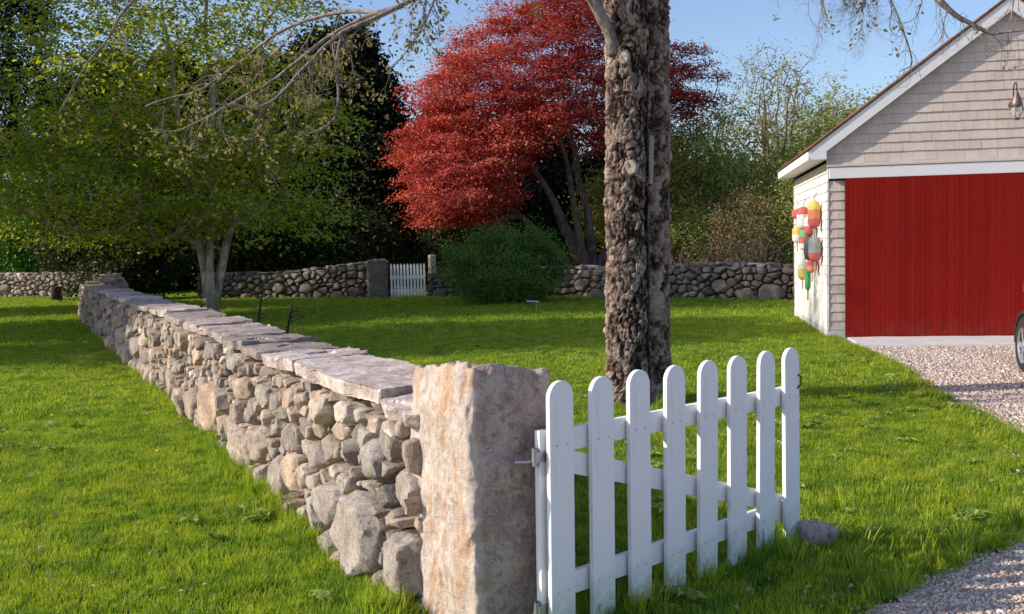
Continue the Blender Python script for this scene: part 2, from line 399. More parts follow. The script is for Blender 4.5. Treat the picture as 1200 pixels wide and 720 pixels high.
def colonize(trunks, targets, rng, step=.5, wander=.10, arch=.12, upbias=.35):
    """trunks: lists of (x,y,z,radius). grows branches from them to every target"""
    pos, par, fix = [], [], []
    for tr in trunks:
        last = -1
        for k, (x, y, z, r) in enumerate(tr):
            if k and last >= 0:
                a = np.array(pos[last]); b = np.array([x, y, z]); m = max(1, int(np.linalg.norm(b - a) / step))
                for j in range(1, m + 1):
                    pos.append(a + (b - a) * j / m + (rng.normal(0, wander * .25, 3) if j < m else 0)); par.append(last if j == 1 else len(pos) - 2)
                    fix.append(fix[last] + (r - fix[last]) * j / m if j < m else r)
                last = len(pos) - 1
            else:
                pos.append(np.array([x, y, z])); par.append(-1); fix.append(r); last = len(pos) - 1
    ntr = len(pos)
    A = np.zeros((200000, 3)); A[:ntr] = pos; n = ntr
    root = np.array(pos[0]); T = targets[np.argsort(np.linalg.norm(targets - root, axis=1))]
    par = list(par); tips = []
    for t in T:
        d = A[:n] - t; dist = np.linalg.norm(d, axis=1)
        cost = dist + upbias * np.maximum(0, A[:n, 2] - t[2]) + .15 * np.linalg.norm(A[:n] - root, axis=1)
        cost[:ntr] += np.where(A[:ntr, 2] < root[2] + .9, 3, 0)
        j = int(np.argmin(cost)); a = A[j].copy(); L = np.linalg.norm(t - a); m = max(1, int(math.ceil(L / step)))
        prev = j
        for k in range(1, m + 1):
            f = k / m; p = a + (t - a) * f; p[2] += arch * L * math.sin(math.pi * f)
            if k < m: p = p + rng.normal(0, wander * min(1, L), 3) * .6
            A[n] = p; par.append(prev); prev = n; n += 1
        tips.append(prev)
    return A[:n].copy(), np.array(par), np.array(fix), ntr, tips

def skeleton_mesh(mb, A, par, fix, ntr, r_tip=.012, power=.45, cap_r=None, thin_sides=4, rough=0, seed=0):
    n = len(A); cnt = np.zeros(n); ch = [[] for _ in range(n)]
    for i in range(n - 1, -1, -1):
        if not ch[i]: cnt[i] += 1
        if par[i] >= 0: cnt[par[i]] += cnt[i]; ch[par[i]].append(i)
    rad = r_tip * cnt ** power
    rad[:ntr] = fix
    for i in range(ntr, n):
        rad[i] = min(rad[i], rad[par[i]] * .92)
    done = set()
    for i in range(n):
        p = par[i]
        if p < 0: start = [i]
        else:
            main = max(ch[p], key=lambda c: (c < ntr, cnt[c]))
            if main == i: continue
            start = [p, i]
        c = start[-1]
        while ch[c]:
            c = max(ch[c], key=lambda q: (q < ntr, cnt[q])); start.append(c)
        if len(start) < 2: continue
        rr = rad[start].copy()
        if start[0] != i: rr[0] = min(rr[0], rr[1] * 1.15)
        mx = rr.max(); sides = 10 if mx > .12 else 7 if mx > .05 else thin_sides
        tube(mb, A[start], rr, sides, tint=.5)
    return rad

def tree(name, label, cat, base, trunks, clusters, rng, leafm, barkm, nleaf=60, lsize=.09, spread=(.4, .4, .16), group=None,
         r_tip=.012, step=.5, up=.3, tintf=None, power=.45, wander=.1, arch=.12, center=None, outw=.6, aspect=.55, skip_branch=False, children=('trunk', 'crown')):
    root = empty(name, base, label, cat, group)
    A, par, fix, ntr, tips = colonize(trunks, clusters, rng, step, wander, arch)
    mb = MB(); skeleton_mesh(mb, A, par, fix, ntr, r_tip, power)
    mb.build(children[0], barkm, root, smooth=True, loc=base)
    lb = MB(); n = len(clusters)
    C = np.repeat(clusters, nleaf, axis=0)
    loc = rng.normal(size=C.shape) * np.asarray(spread)
    sc = np.repeat(rng.uniform(.6, 1.25, n), nleaf)[:, None]
    P = C + loc * sc; P[:, 2] -= (loc[:, 0] ** 2 + loc[:, 1] ** 2) * .25
    if center is None: center = clusters.mean(0)
    out = P - center; out /= np.linalg.norm(out, axis=1)[:, None] + 1e-9
    ct = np.repeat(rng.normal(.5, .19, n), nleaf)
    if tintf is not None: ct = ct + tintf(P)
    leaves(lb, P, lsize, rng, up=up, tint=ct, out=out, outw=outw, aspect=aspect)
    lb.build(children[1], leafm, root, loc=base)
    return root

# ------------------------------------------------------------------ dry stone walls
def clip_poly(poly, a, b, c):
    """keep a*x+b*y<=c"""
    out = []; m = len(poly)
    for i in range(m):
        p, q = poly[i], poly[(i + 1) % m]
        dp = a * p[0] + b * p[1] - c; dq = a * q[0] + b * q[1] - c
        if dp <= 0: out.append(p)
        if (dp < 0 < dq) or (dq < 0 < dp):
            t = dp / (dp - dq); out.append((p[0] + (q[0] - p[0]) * t, p[1] + (q[1] - p[1]) * t))
    return out

def stone_cells(L, hfun, rng, sizes, fixed=()):
    """sites of mixed sizes packed on a face of length L; returns list of (centre, radius, polygon)"""
    AN = 1.4; L = L / AN; h0_ = hfun; hfun = lambda s: h0_(s * AN)
    sites = [(f[0] / AN, f[1], f[2]) for f in fixed]
    hmax = max(hfun(s) for s in np.linspace(0, L, 40))
    for r, zlim, tries in sizes:
        for _ in range(int(tries * L * 1.3)):
            s = rng.uniform(0, L); z = rng.uniform(-.03, min(hmax, zlim)); 
            if z > hfun(s) - r * .5: continue
            if z < r * .5: z = r * .6
            ok = True
            for (a, b, q) in sites:
                dx = a - s; dz = b - z
                if dx * dx + dz * dz < ((q + r) * .80) ** 2: ok = False; break
            if ok: sites.append((s, z, r * rng.uniform(.9, 1.1)))
    S = np.array(sites); res = []
    for i, (x, z, r) in enumerate(sites):
        R_ = r * 3.2
        poly = [(x - R_, z - R_), (x + R_, z - R_), (x + R_, z + R_), (x - R_, z + R_)]
        poly = clip_poly(poly, -1, 0, 0); poly = clip_poly(poly, 1, 0, L)
        poly = clip_poly(poly, 0, -1, .12); poly = clip_poly(poly, 0, 1, hfun(x)) if poly else poly
        near = np.nonzero((abs(S[:, 0] - x) < 4 * r + .5) & (abs(S[:, 1] - z) < 4 * r + .5))[0]
        for j in near:
            if j == i or len(poly) < 3: continue
            dx, dz = S[j, 0] - x, S[j, 1] - z
            c = (S[j, 0] ** 2 + S[j, 1] ** 2 - x * x - z * z + r * r - S[j, 2] ** 2) / 2
            poly = clip_poly(poly, dx, dz, c)
        if len(poly) >= 3: res.append(((x * AN, z), r, np.array(poly) * [AN, 1]))
    return res

def hull_stone(pts, bev, cuts, amp, freq, sd):
    """a broken fieldstone: convex hull of a few points with chipped edges and a rough skin"""
    bm = bmesh.new()
    for p in pts: bm.verts.new(p)
    bmesh.ops.convex_hull(bm, input=bm.verts)
    loose = [v for v in bm.verts if not v.link_faces]
    if loose: bmesh.ops.delete(bm, geom=loose, context='VERTS')
    bmesh.ops.dissolve_limit(bm, angle_limit=.16, verts=bm.verts, edges=bm.edges)
    bmesh.ops.bevel(bm, geom=bm.edges[:], offset=bev, segments=1, affect='EDGES', profile=.6, clamp_overlap=True)
    bmesh.ops.triangulate(bm, faces=bm.faces[:])
    for _ in range(cuts):
        ln = sorted(e.calc_length() for e in bm.edges); lim = ln[int(len(ln) * .45)]
        bmesh.ops.subdivide_edges(bm, edges=[e for e in bm.edges if e.calc_length() > lim], cuts=1); bmesh.ops.triangulate(bm, faces=[f for f in bm.faces if len(f.verts) > 3])
    bm.verts.index_update(); V = np.array([v.co[:] for v in bm.verts]); F = np.array([[v.index for v in f.verts] for f in bm.faces]); bm.free()
    if amp:
        o = sd * 3.1
        V = V + np.stack([fbm(V * freq + o + 7 * k, k, 3, .6) for k in range(3)], 1) * amp
    return V, F

def stone_face(mb, A, B, n, hfun, rng, sizes, M_=20, gap=.008, depth=.14, bulge=.28, fixed=(), noise=1.0, batter=.0, chop=None):
    A = np.array(A, float); B = np.array(B, float); n = np.array([n[0], n[1], 0.]); n /= np.linalg.norm(n)
    L = np.linalg.norm(B - A); t = np.array([(B - A)[0], (B - A)[1], 0]) / L; A3 = np.array([A[0], A[1], 0])
    near = M_ > 20
    for (c0, r, poly) in stone_cells(L, hfun, rng, sizes, fixed):
        c = poly.mean(0); rad = np.linalg.norm(poly - c, axis=1).mean()
        if rad < .022: continue
        # drop very short sides, cut the corners a little
        m = len(poly); Q = []
        for i in range(m):
            a, b = poly[i], poly[(i + 1) % m]; w = rng.uniform(.04, .16); Q += [a * (1 - w) + b * w, b * (1 - w) + a * w]
        P = c + (np.array(Q) - c) * (1 - gap / rad) * rng.uniform(.93, 1.02, len(Q))[:, None]
        ar = min(rad, .20); tilt = rng.normal(0, .22, 2); off = rng.uniform(-.04, .028) + batter * (.5 - c[1]); bl = ar * bulge * rng.uniform(1.2, 2.2)
        pts = []
        def w3(q, d): return A3 + q[0] * t + np.array([0, 0, q[1]]) + d * n
        for q in P: pts += [w3(q, off - .25 * bl + rng.normal(0, .12) * ar), w3(c + (q - c) * .9, -depth)]
        for q in P[::(1 if near else 2)]:
            f = rng.uniform(.55, .94); qq = c + (q - c) * f; e = (qq - c) / rad; pts.append(w3(qq, off + bl * (.80 + e @ tilt + rng.normal(0, .13))))
        V, F = hull_stone(pts, ar * (.05 if near else .07), (2 if near and rad > .06 else 1 if near else 0), .013 * noise * min(1.5, ar / .09), 13, float(rng.uniform(0, 99)))
        mb.add(V, F, float(np.clip(rng.normal(.5, .29), 0, 1)) if rad < .12 else float(rng.uniform(.28, .5)) if rng.random() < .5 else float(rng.uniform(.62, .8)))

def slab(outline, th, rng, cuts=2, amp=.006):
    """flat split stone: ragged outline, crisp edges"""
    bm = bmesh.new(); n = len(outline)
    lo = [bm.verts.new((x * .96, y * .96, 0)) for x, y in outline]; hi = [bm.verts.new((x, y, th)) for x, y in outline]
    bm.faces.new(lo[::-1]); bm.faces.new(hi)
    for i in range(n): bm.faces.new((lo[i], lo[(i + 1) % n], hi[(i + 1) % n], hi[i]))
    bmesh.ops.bevel(bm, geom=bm.edges[:], offset=th * .12, segments=1, affect='EDGES', clamp_overlap=True)
    bmesh.ops.triangulate(bm, faces=bm.faces[:], quad_method='BEAUTY', ngon_method='BEAUTY')
    for _ in range(cuts):
        ln = sorted(e.calc_length() for e in bm.edges); lim = max(.018, ln[int(len(ln) * .5)])
        bmesh.ops.subdivide_edges(bm, edges=[e for e in bm.edges if e.calc_length() > lim], cuts=1); bmesh.ops.triangulate(bm, faces=[f for f in bm.faces if len(f.verts) > 3])
    bm.verts.index_update(); V = np.array([v.co[:] for v in bm.verts]); F = np.array([[v.index for v in f.verts] for f in bm.faces]); bm.free()
    sd = rng.uniform(0, 90)
    top = (V[:, 2] > th * .6)
    V[:, 2] += top * (amp * 1.6 * fbm(V * [3.5, 3.5, 0] + sd, 3, 3) + .35 * th * np.clip(np.round(2.2 * fbm(V * [1.5, 2.6, 0] + sd, 5, 2)) / 2, -1, 0))
    V = V + np.stack([fbm(V * 14 + sd + k * 7, k, 3, .6) for k in range(3)], 1) * amp
    return V, F

def sharp(o, a=32):
    o.data.polygons.foreach_set('use_smooth', np.ones(len(o.data.polygons), bool)); o.data.set_sharp_from_angle(angle=R(a)); return o

def wall_core(mb, A, B, n, w, h0, h1, inset=.09):
    A = np.array([*A, 0.]); B = np.array([*B, 0.]); n = np.array([n[0], n[1], 0.]); n /= np.linalg.norm(n)
    a0 = A - n * inset; a1 = A - n * (w - inset); b0 = B - n * inset; b1 = B - n * (w - inset)
    z0 = np.array([0, 0, -.1])
    V = [a0 + z0, b0 + z0, b1 + z0, a1 + z0, a0 + [0, 0, h0], b0 + [0, 0, h1], b1 + [0, 0, h1], a1 + [0, 0, h0]]
    mb.add(np.array(V), np.array([[0,3,2,1],[4,5,6,7],[0,1,5,4],[1,2,6,5],[2,3,7,6],[3,0,4,7]]), .5)

# ================================================================== GROUND
def sheet(name, poly, z, mat, kind='structure'):
    me = bpy.data.meshes.new(name); me.from_pydata([(x, y, z) for x, y in poly], [], [list(range(len(poly)))]); me.materials.append(mat)
    o = bpy.data.objects.new(name, me); COL.objects.link(o); o['kind'] = kind; return o
sheet('lawn', [(-400, -100), (400, -100), (400, 900), (-400, 900)], 0, M['lawn'])
edge = [(-2.2, .6), (-1.2, 1.9), (-.3, 2.75), (.55, 3.35), (1.40, 4.02), (1.86, 4.42), (2.22, 4.70), (2.55, 4.98), (3.0, 5.45), (3.45, 6.2), (3.75, 7.1), (3.95, 8.2), (4.05, 9.3), (4.20, 10.2), (4.42, 11.2), (4.62, 12.3), (4.70, 13.2), (4.78, 14.2), (4.9, 15.2)]
er = np.random.default_rng(3); E2 = []
for (a, b) in zip(edge[:-1], edge[1:]):
    for k in range(10):
        f = k / 10; E2.append((a[0] + (b[0] - a[0]) * f + er.normal(0, .03), a[1] + (b[1] - a[1]) * f + er.normal(0, .03)))
E2.append(edge[-1])
drive_poly = E2 + [(6, 14.95), (16, 13.2), (16, -6), (-6, -6), (-5, -1)]
sheet('gravel_drive', drive_poly, .006, M['gravel'])
def edge_x(y):
    """x of the lawn / drive edge at depth y"""
    ys = [p[1] for p in edge]; xs = [p[0] for p in edge]; return np.interp(y, ys, xs)

# barn frame
BC = np.array([4.85, 15.33]); BA = math.atan2(-.17, 1)
def barn_local(P):
    d = P[:, :2] - BC; c, s = math.cos(BA), math.sin(BA)
    return d[:, 0] * c + d[:, 1] * s, -d[:, 0] * s + d[:, 1] * c
# near wall line
WA = np.array([-.42, 4.13]); WB = np.array([-10.55, 24.5]); WD = (WB - WA) / np.linalg.norm(WB - WA); WN = np.array([-WD[1], WD[0]])   # outward, lit side
def wall_local(P):
    d = P[:, :2] - WA; return d @ WD, -(d @ WN)

# ------------------------------------------------------------------ instanced ground cover
def unlinked(name, mb, mat, coll):
    o = mb.build(name, mat); COL.objects.unlink(o); coll.objects.link(o); return o
def scatter(name, P, rotz, scl, coll, kind, label, cat, tilt=.12, seed=1):
    r = np.random.default_rng(seed)
    me = bpy.data.meshes.new(name); me.vertices.add(len(P)); me.vertices.foreach_set('co', P.astype(np.float32).ravel())
    a = me.attributes.new('rot', 'FLOAT_VECTOR', 'POINT')
    rot = np.stack([r.normal(0, tilt, len(P)), r.normal(0, tilt, len(P)), rotz], 1); a.data.foreach_set('vector', rot.astype(np.float32).ravel())
    a = me.attributes.new('scl', 'FLOAT_VECTOR', 'POINT'); a.data.foreach_set('vector', scl.astype(np.float32).ravel())
    o = bpy.data.objects.new(name, me); COL.objects.link(o); tag(o, label, cat, None, kind)
    g = bpy.data.node_groups.new(name + '_nodes', 'GeometryNodeTree')
    g.interface.new_socket('Geometry', in_out='INPUT', socket_type='NodeSocketGeometry'); g.interface.new_socket('Geometry', in_out='OUTPUT', socket_type='NodeSocketGeometry')
    gi = g.nodes.new('NodeGroupInput'); go = g.nodes.new('NodeGroupOutput')
    ci = g.nodes.new('GeometryNodeCollectionInfo'); ci.inputs['Collection'].default_value = coll; ci.inputs['Separate Children'].default_value = True; ci.inputs['Reset Children'].default_value = True
    ip = g.nodes.new('GeometryNodeInstanceOnPoints'); ip.inputs['Pick Instance'].default_value = True
    ar = g.nodes.new('GeometryNodeInputNamedAttribute'); ar.data_type = 'FLOAT_VECTOR'; ar.inputs['Name'].default_value = 'rot'
    asx = g.nodes.new('GeometryNodeInputNamedAttribute'); asx.data_type = 'FLOAT_VECTOR'; asx.inputs['Name'].default_value = 'scl'
    ri = g.nodes.new('FunctionNodeRandomValue'); ri.data_type = 'INT'; ri.inputs[4].default_value = 0; ri.inputs[5].default_value = 63
    l = g.links.new
    l(gi.outputs[0], ip.inputs['Points']); l(ci.outputs[0], ip.inputs['Instance']); l(ar.outputs[0], ip.inputs['Rotation']); l(asx.outputs[0], ip.inputs['Scale']); l(ri.outputs[2], ip.inputs['Instance Index'])
    l(ip.outputs[0], go.inputs[0])
    md = o.modifiers.new('scatter', 'NODES'); md.node_group = g
    return o

gc = bpy.data.collections.new('tuft_sources')
gr = np.random.default_rng(11)
def tuft(n, rad, h, w, lean):
    mb = MB(); V = []; F3 = []; F4 = []; T = []
    for i in range(n):
        a = gr.uniform(0, 2 * math.pi); r = rad * math.sqrt(gr.random()); bx, by = r * math.cos(a), r * math.sin(a)
        hh = h * gr.uniform(.5, 1.15); ww = w * gr.uniform(.7, 1.2); d = gr.uniform(0, 2 * math.pi); ln = lean * gr.uniform(.2, 1.6) * hh
        dx, dy = math.cos(d), math.sin(d); sx, sy = -dy * ww / 2, dx * ww / 2
        b = len(V)
        V += [(bx - sx, by - sy, -.01), (bx + sx, by + sy, -.01), (bx - sx * .8 + dx * ln * .35, by - sy * .8 + dy * ln * .35, hh * .6), (bx + sx * .8 + dx * ln * .35, by + sy * .8 + dy * ln * .35, hh * .6), (bx + dx * ln, by + dy * ln, hh)]
        F4.append((b, b + 1, b + 3, b + 2)); F3.append((b + 2, b + 3, b + 4)); T.append(min(.93, gr.beta(2.2, 2)) if gr.random() > .035 else gr.uniform(.95, 1))
    mb.add(np.array(V), [np.array(F4), np.array(F3)], .5); mb.T = [np.array(T), np.array(T)]
    return mb
for k in range(8): unlinked('grass_tuft', tuft(26, .055, .042, .0042, .55), M['grass'], gc)
gf = bpy.data.collections.new('far_tuft_sources')
for k in range(6): unlinked('coarse_grass_tuft', tuft(34, .13, .05, .009, .6), M['grass'], gf)
gt = bpy.data.collections.new('tall_tuft_sources')
for k in range(6): unlinked('tall_grass_tuft', tuft(22, .05, .13, .0055, .45), M['grass'], gt)

def lawn_mask(P):
    x, y = P[:, 0], P[:, 1]
    ok = ~((x > edge_x(y) + .02) & (y < 15.3)) & ~((y < 2.0))
    bu, bv = barn_local(P); ok &= ~((bu > -.02) & (bu < 5.4) & (bv > -.1) & (bv < 4.75))
    ws, ww = wall_local(P); ok &= ~((ws > 0) & (ws < 22.8) & (ww > .02) & (ww < .5))
    ok &= ~((np.hypot(x + .13, y - 4.06) < .26)) & ~(np.hypot(x - 1.22, y - 9.5) < .27)
    return ok
def in_view(P, m=.5):
    x, y = P[:, 0], P[:, 1]; return (np.abs(x) < y * .53 + m)
def dens_noise(P, s=.5): return fbm(np.column_stack([P * s, np.zeros(len(P))]), 4, 3)
def pts(n, x0, x1, y0, y1):
    return np.column_stack([gr.uniform(x0, x1, n), gr.uniform(y0, y1, n)])
def put(name, P, coll, base, label, hvar=.35, xy=1.0):
    P = P[lawn_mask(P) & in_view(P)]
    nz = dens_noise(P, 1.1); n = len(P); z = np.zeros(n)
    s = base * (1 + hvar * nz) * gr.uniform(.75, 1.25, n)
    return scatter(name, np.column_stack([P, z]), gr.uniform(0, 6.28, n), np.column_stack([np.full(n, xy), np.full(n, xy), s]), coll, 'stuff', label, 'grass', .14)
put('near_grass', pts(46000, -6, 6, 3, 9.5), gc, 1.0, 'short bright green mown grass in front of and beside the stone wall')
P = pts(60000, -11, 10, 9.5, 18); put('middle_grass', P[gr.random(len(P)) < 1.15 - (P[:, 1] - 9.5) * .06], gf, .95, 'mown green grass around the big tree trunk and along the garage')
put('far_grass', pts(60000, -22, 13, 18, 40), gf, 1.25, 'mown green grass far back in front of the low boundary wall', xy=1.6)
# tall tufts along bases
T = []
for k in range(760):
    s = gr.uniform(0, 22) ** 1.0; s = 22 * gr.random() ** 1.6; o = abs(gr.normal(0, .09)) + .07; p = WA + WD * s + WN * o
    if fbm(np.array([[s * 1.4, 0, 0]]), 8, 2)[0] > -.12: T.append(p)
for k in range(110): T.append((gr.uniform(-.75, .15), gr.uniform(3.25, 4.1)))
for k in range(90):
    f = gr.random(); T.append((.25 + 1.15 * f + gr.normal(0, .07), 3.95 + 1.05 * f + gr.normal(0, .09) + .05))
for k in range(120): T.append((gr.uniform(.9, 2.4), gr.uniform(4.55, 5.9)))
for k in range(40): a = gr.uniform(0, 6.28); T.append((1.2 + .36 * math.cos(a), 9.5 + .34 * math.sin(a)))
for k in range(150): T.append((gr.uniform(4.2, 5.0) , gr.uniform(13, 15)))
for k in range(260):
    y = gr.uniform(4, 15); T.append((float(edge_x(y)) - abs(gr.normal(0, .12)) , y))
T = np.array(T); n = len(T)
T = T[lawn_mask(T)]; n = len(T)
scatter('tall_grass', np.column_stack([T, np.zeros(n)]), gr.uniform(0, 6.28, n), np.column_stack([np.ones(n), np.ones(n), gr.uniform(.45, 1.15, n)]), gt, 'stuff', 'unmown longer grass tufts along the foot of the stone wall and gate', 'grass', .2)

wc = bpy.data.collections.new('weed_sources')
M['weed'] = leaf_mat('broadleaf_weed', [(0, (.13, .21, .03)), (.5, (.24, .34, .05)), (1, (.38, .46, .12))], .3, .45, .3)
for k in range(5):
    mb = MB(); nl = gr.integers(7, 13)
    for i in range(nl):
        a = i / nl * 6.28 + gr.normal(0, .2); ln = gr.uniform(.045, .10); w_ = ln * gr.uniform(.16, .26); d = np.array([math.cos(a), math.sin(a)]); e = np.array([-d[1], d[0]])
        V = [(0, 0, .01), (*(d * ln * .5 - e * w_), .035), (*(d * ln), .02), (*(d * ln * .5 + e * w_), .035)]; mb.add(np.array(V), np.array([[0, 1, 2, 3]]), gr.random())
    unlinked('weed_rosette', mb, M['weed'], wc)
P = pts(2400, -7, 7, 3, 16); P = P[lawn_mask(P) & in_view(P) & (fbm(np.column_stack([P * .8, P[:, :1] * 0]), 21, 3) > .02)]; n = len(P)
scatter('lawn_weeds', np.column_stack([P, np.full(n, .018)]), gr.uniform(0, 6.28, n), np.tile(gr.uniform(.5, 1.25, n)[:, None], (1, 3)), wc, 'stuff', 'flat broad leaved weeds and clover growing through the mown lawn', 'weeds', .15, 8)
sc_ = bpy.data.collections.new('litter_sources')
M['straw'] = leaf_mat('dry_lawn_litter', [(0, (.30, .22, .12)), (.5, (.50, .40, .24)), (1, (.70, .62, .46))], .2, .7, .2)
for k in range(4):
    mb = MB()
    if k < 2: mb.add(np.array([(-.02, 0, 0), (0, -.013, .008), (.024, 0, .002), (0, .014, .009)]), np.array([[0, 1, 2, 3]]), gr.random())
    else:
        for i in range(3): a = gr.uniform(0, 3); mb.add(np.array([(-.03 * math.cos(a), -.03 * math.sin(a), 0), (0, .0015, .01), (.035 * math.cos(a), .035 * math.sin(a), .004), (0, -.0015, .01)]), np.array([[0, 1, 2, 3]]), gr.random())
    unlinked('dry_leaf_litter', mb, M['straw'], sc_)
P = pts(3600, -7, 7, 3, 15); P = P[lawn_mask(P) & in_view(P) & (fbm(np.column_stack([P * 1.1, P[:, :1] * 0]), 31, 3) > -.05)]; n = len(P)
scatter('lawn_litter', np.column_stack([P, gr.uniform(.022, .045, n)]), gr.uniform(0, 6.28, n), np.tile(gr.uniform(.5, 1.2, n)[:, None], (1, 3)), sc_, 'stuff', 'dry grass stalks and shed leaf scraps lying in the lawn', 'litter', .4, 9)
# gravel pebbles
pc = bpy.data.collections.new('pebble_sources')
t = NT('pebble_stone'); oi = t.n('ShaderNodeObjectInfo'); c_ = t.ramp(oi.outputs['Random'], [(0, (.24, .17, .14)), (.3, (.52, .40, .32)), (.6, (.68, .56, .47)), (.85, (.46, .38, .36)), (1, (.82, .74, .68))])
M['pebble'] = t.bsdf(c_, .85, None, .25)
for k in range(6):
    V, F = rough_box((1, gr.uniform(.6, .9), gr.uniform(.4, .6)), (3, 3, 2), .8, .12, 1.6, k); mb = MB(); mb.add(V, F); o = mb.build('pebble', M['pebble'], smooth=True); COL.objects.unlink(o); pc.objects.link(o)
def pebbles(name, P, s0, label):
    x, y = P[:, 0], P[:, 1]
    d = x - edge_x(y) + fbm(np.column_stack([P * 3, np.zeros(len(P))]), 2, 3) * .25
    keep = (gr.random(len(P)) < .75 + .9 * fbm(np.column_stack([P[:, 0] * 1.3, P[:, 1] * .35, P[:, 0] * 0]), 12, 3)) & (d > gr.exponential(.13, len(P)) * np.sign(gr.random(len(P)) - .35) - .03) & in_view(P, .3); bu, bv = barn_local(P); keep &= (bv < -1.32)
    P = P[keep]; n = len(P); s = s0 * gr.lognormal(0, .32, n)
    scatter(name, np.column_stack([P, np.full(n, .008)]), gr.uniform(0, 6.28, n), np.column_stack([s, s, s]), pc, 'stuff', label, 'gravel', .4, 5)
pebbles('near_gravel', pts(52000, .2, 3.6, 3.1, 5.8), .013, 'loose pale gravel in the shade at the near edge of the drive')
pebbles('far_gravel', pts(110000, 3.0, 9.5, 5.8, 14.4), .021, 'loose sunlit pinkish gravel of the drive in front of the garage')

# ================================================================== NEAR STONE WALL
wl = empty('stone_wall', (WA[0], WA[1], 0), 'long waist-high dry stone wall with flat capstones running back from the granite post', 'wall')
LW = float(np.linalg.norm(WB - WA))
wr = np.random.default_rng(21)
hf = lambda s: .765 + .006 * min(s, 6) - .003 * max(0, s - 6) + .015 * math.sin(s * 1.7)
fixed = [(.66, .20, .21), (1.35, .12, .12), (1.95, .22, .14), (4.6, .26, .24), (3.3, .13, .17), (5.5, .17, .18), (.16, .50, .10), (.3, .71, .11), (7.0, .2, .18), (1.2, .60, .08)]
mb = MB()
sizes_near = [(.15, .30, 5), (.105, .75, 9), (.078, .9, 40), (.052, .9, 150), (.033, .9, 300)]
stone_face(mb, WA, WA + WD * 9, WN, hf, wr, sizes_near, 34, .015, .15, .27, fixed, batter=.10)
hf2 = lambda s: hf(s + 9)
stone_face(mb, WA + WD * 9, WB, WN, hf2, wr, [(.17, .35, 4), (.12, .9, 12), (.08, .9, 50), (.05, .9, 120)], 16, .007, .15, .3, batter=.10)
sharp(mb.build('face_stones', M['stone'], wl, smooth=True, loc=(WA[0], WA[1], 0)))
mb = MB()
stone_face(mb, WA - WN * .46 + WD * LW, WA - WN * .46, -WN, hf, wr, [(.15, .35, 5), (.10, .9, 20), (.07, .9, 60)], 12, .01, .12, .3)
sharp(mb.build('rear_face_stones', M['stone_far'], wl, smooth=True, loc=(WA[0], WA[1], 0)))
mb = MB(); wall_core(mb, WA, WB, WN, .46, .73, .70, .125); mb.build('core', M['core'], wl, loc=(WA[0], WA[1], 0))
# rubble levelling stones under the caps
mb = MB()
s = .1
while s < LW - .2:
    for k in range(2):
        dx_, dy_, dz_ = wr.uniform(.12, .26), wr.uniform(.14, .24), wr.uniform(.05, .09)
        V, F = hull_stone([(dx_ * .5 * q[0], dy_ * .5 * q[1], dz_ * .5 * q[2]) for q in wr.uniform(.45, 1, (14, 3)) * wr.choice([-1, 1], (14, 3))], .008, 1, .006, 12, s)
        p = WA + WD * s - WN * wr.uniform(.05, .42); mb.add(xf(V, (p[0], p[1], hf(s) - .0), wr.uniform(0, 3)), F, wr.random())
    s += wr.uniform(.10, .2)
sharp(mb.build('levelling_stones', M['stone'], wl, smooth=True, loc=(WA[0], WA[1], 0)))
# capstones: (start, length, width, thickness, lift)
ang = math.atan2(WD[1], WD[0])
s = .02; k = 0
spec = [(.45, .46, .07, .0), (1.7, .50, .08, .012), (.62, .54, .075, .012), (.75, .53, .065, .016), (.6, .56, .07, .01)]
while s < LW - .1:
    if k < len(spec): l_, w_, t_, lf = spec[k]
    else: l_, w_, t_, lf = wr.uniform(.45, 1.1), wr.uniform(.49, .56), wr.uniform(.05, .075), wr.uniform(.0, .02)
    l_ = min(l_, LW - s + .05)
    near = s < 7
    nl = 11 if near else 7; out_ = []
    for e_ in range(nl): out_.append((-l_ / 2 + l_ * e_ / (nl - 1) + (wr.normal(0, .02) if 0 < e_ < nl - 1 else 0), -w_ / 2 - abs(wr.normal(0, .035)) + (.05 if e_ in (0, nl - 1) else 0)))
    out_.append((l_ / 2 + wr.normal(0, .02), -w_ * .15)); out_.append((l_ / 2 + wr.normal(0, .02), w_ * .15))
    for e_ in range(nl): out_.append((l_ / 2 - l_ * e_ / (nl - 1) + (wr.normal(0, .02) if 0 < e_ < nl - 1 else 0), w_ / 2 + wr.normal(0, .022) - (.04 if e_ in (0, nl - 1) else 0)))
    out_.append((-l_ / 2 + wr.normal(0, .02), w_ * .15)); out_.append((-l_ / 2 + wr.normal(0, .02), -w_ * .15))
    V, F = slab(out_, t_, wr, 5 if near else 2, .007)
    c = WA + WD * (s + l_ / 2) - WN * (.225 + (w_ - .46) * .32)
    mb = MB(); mb.add(xf(V, (0, 0, 0), ang + wr.normal(0, .02), wr.normal(0, .015), wr.normal(0, .012)), F, float(np.clip(wr.normal(.5, .3), 0, 1)) if k > 2 else .9)
    o = sharp(mb.build('capstone', M['cap'], wl), 35); o.location = (c[0] - WA[0], c[1] - WA[1], hf(s) + .03 + lf * .7)
    s += l_ + wr.uniform(-.02, .03); k += 1

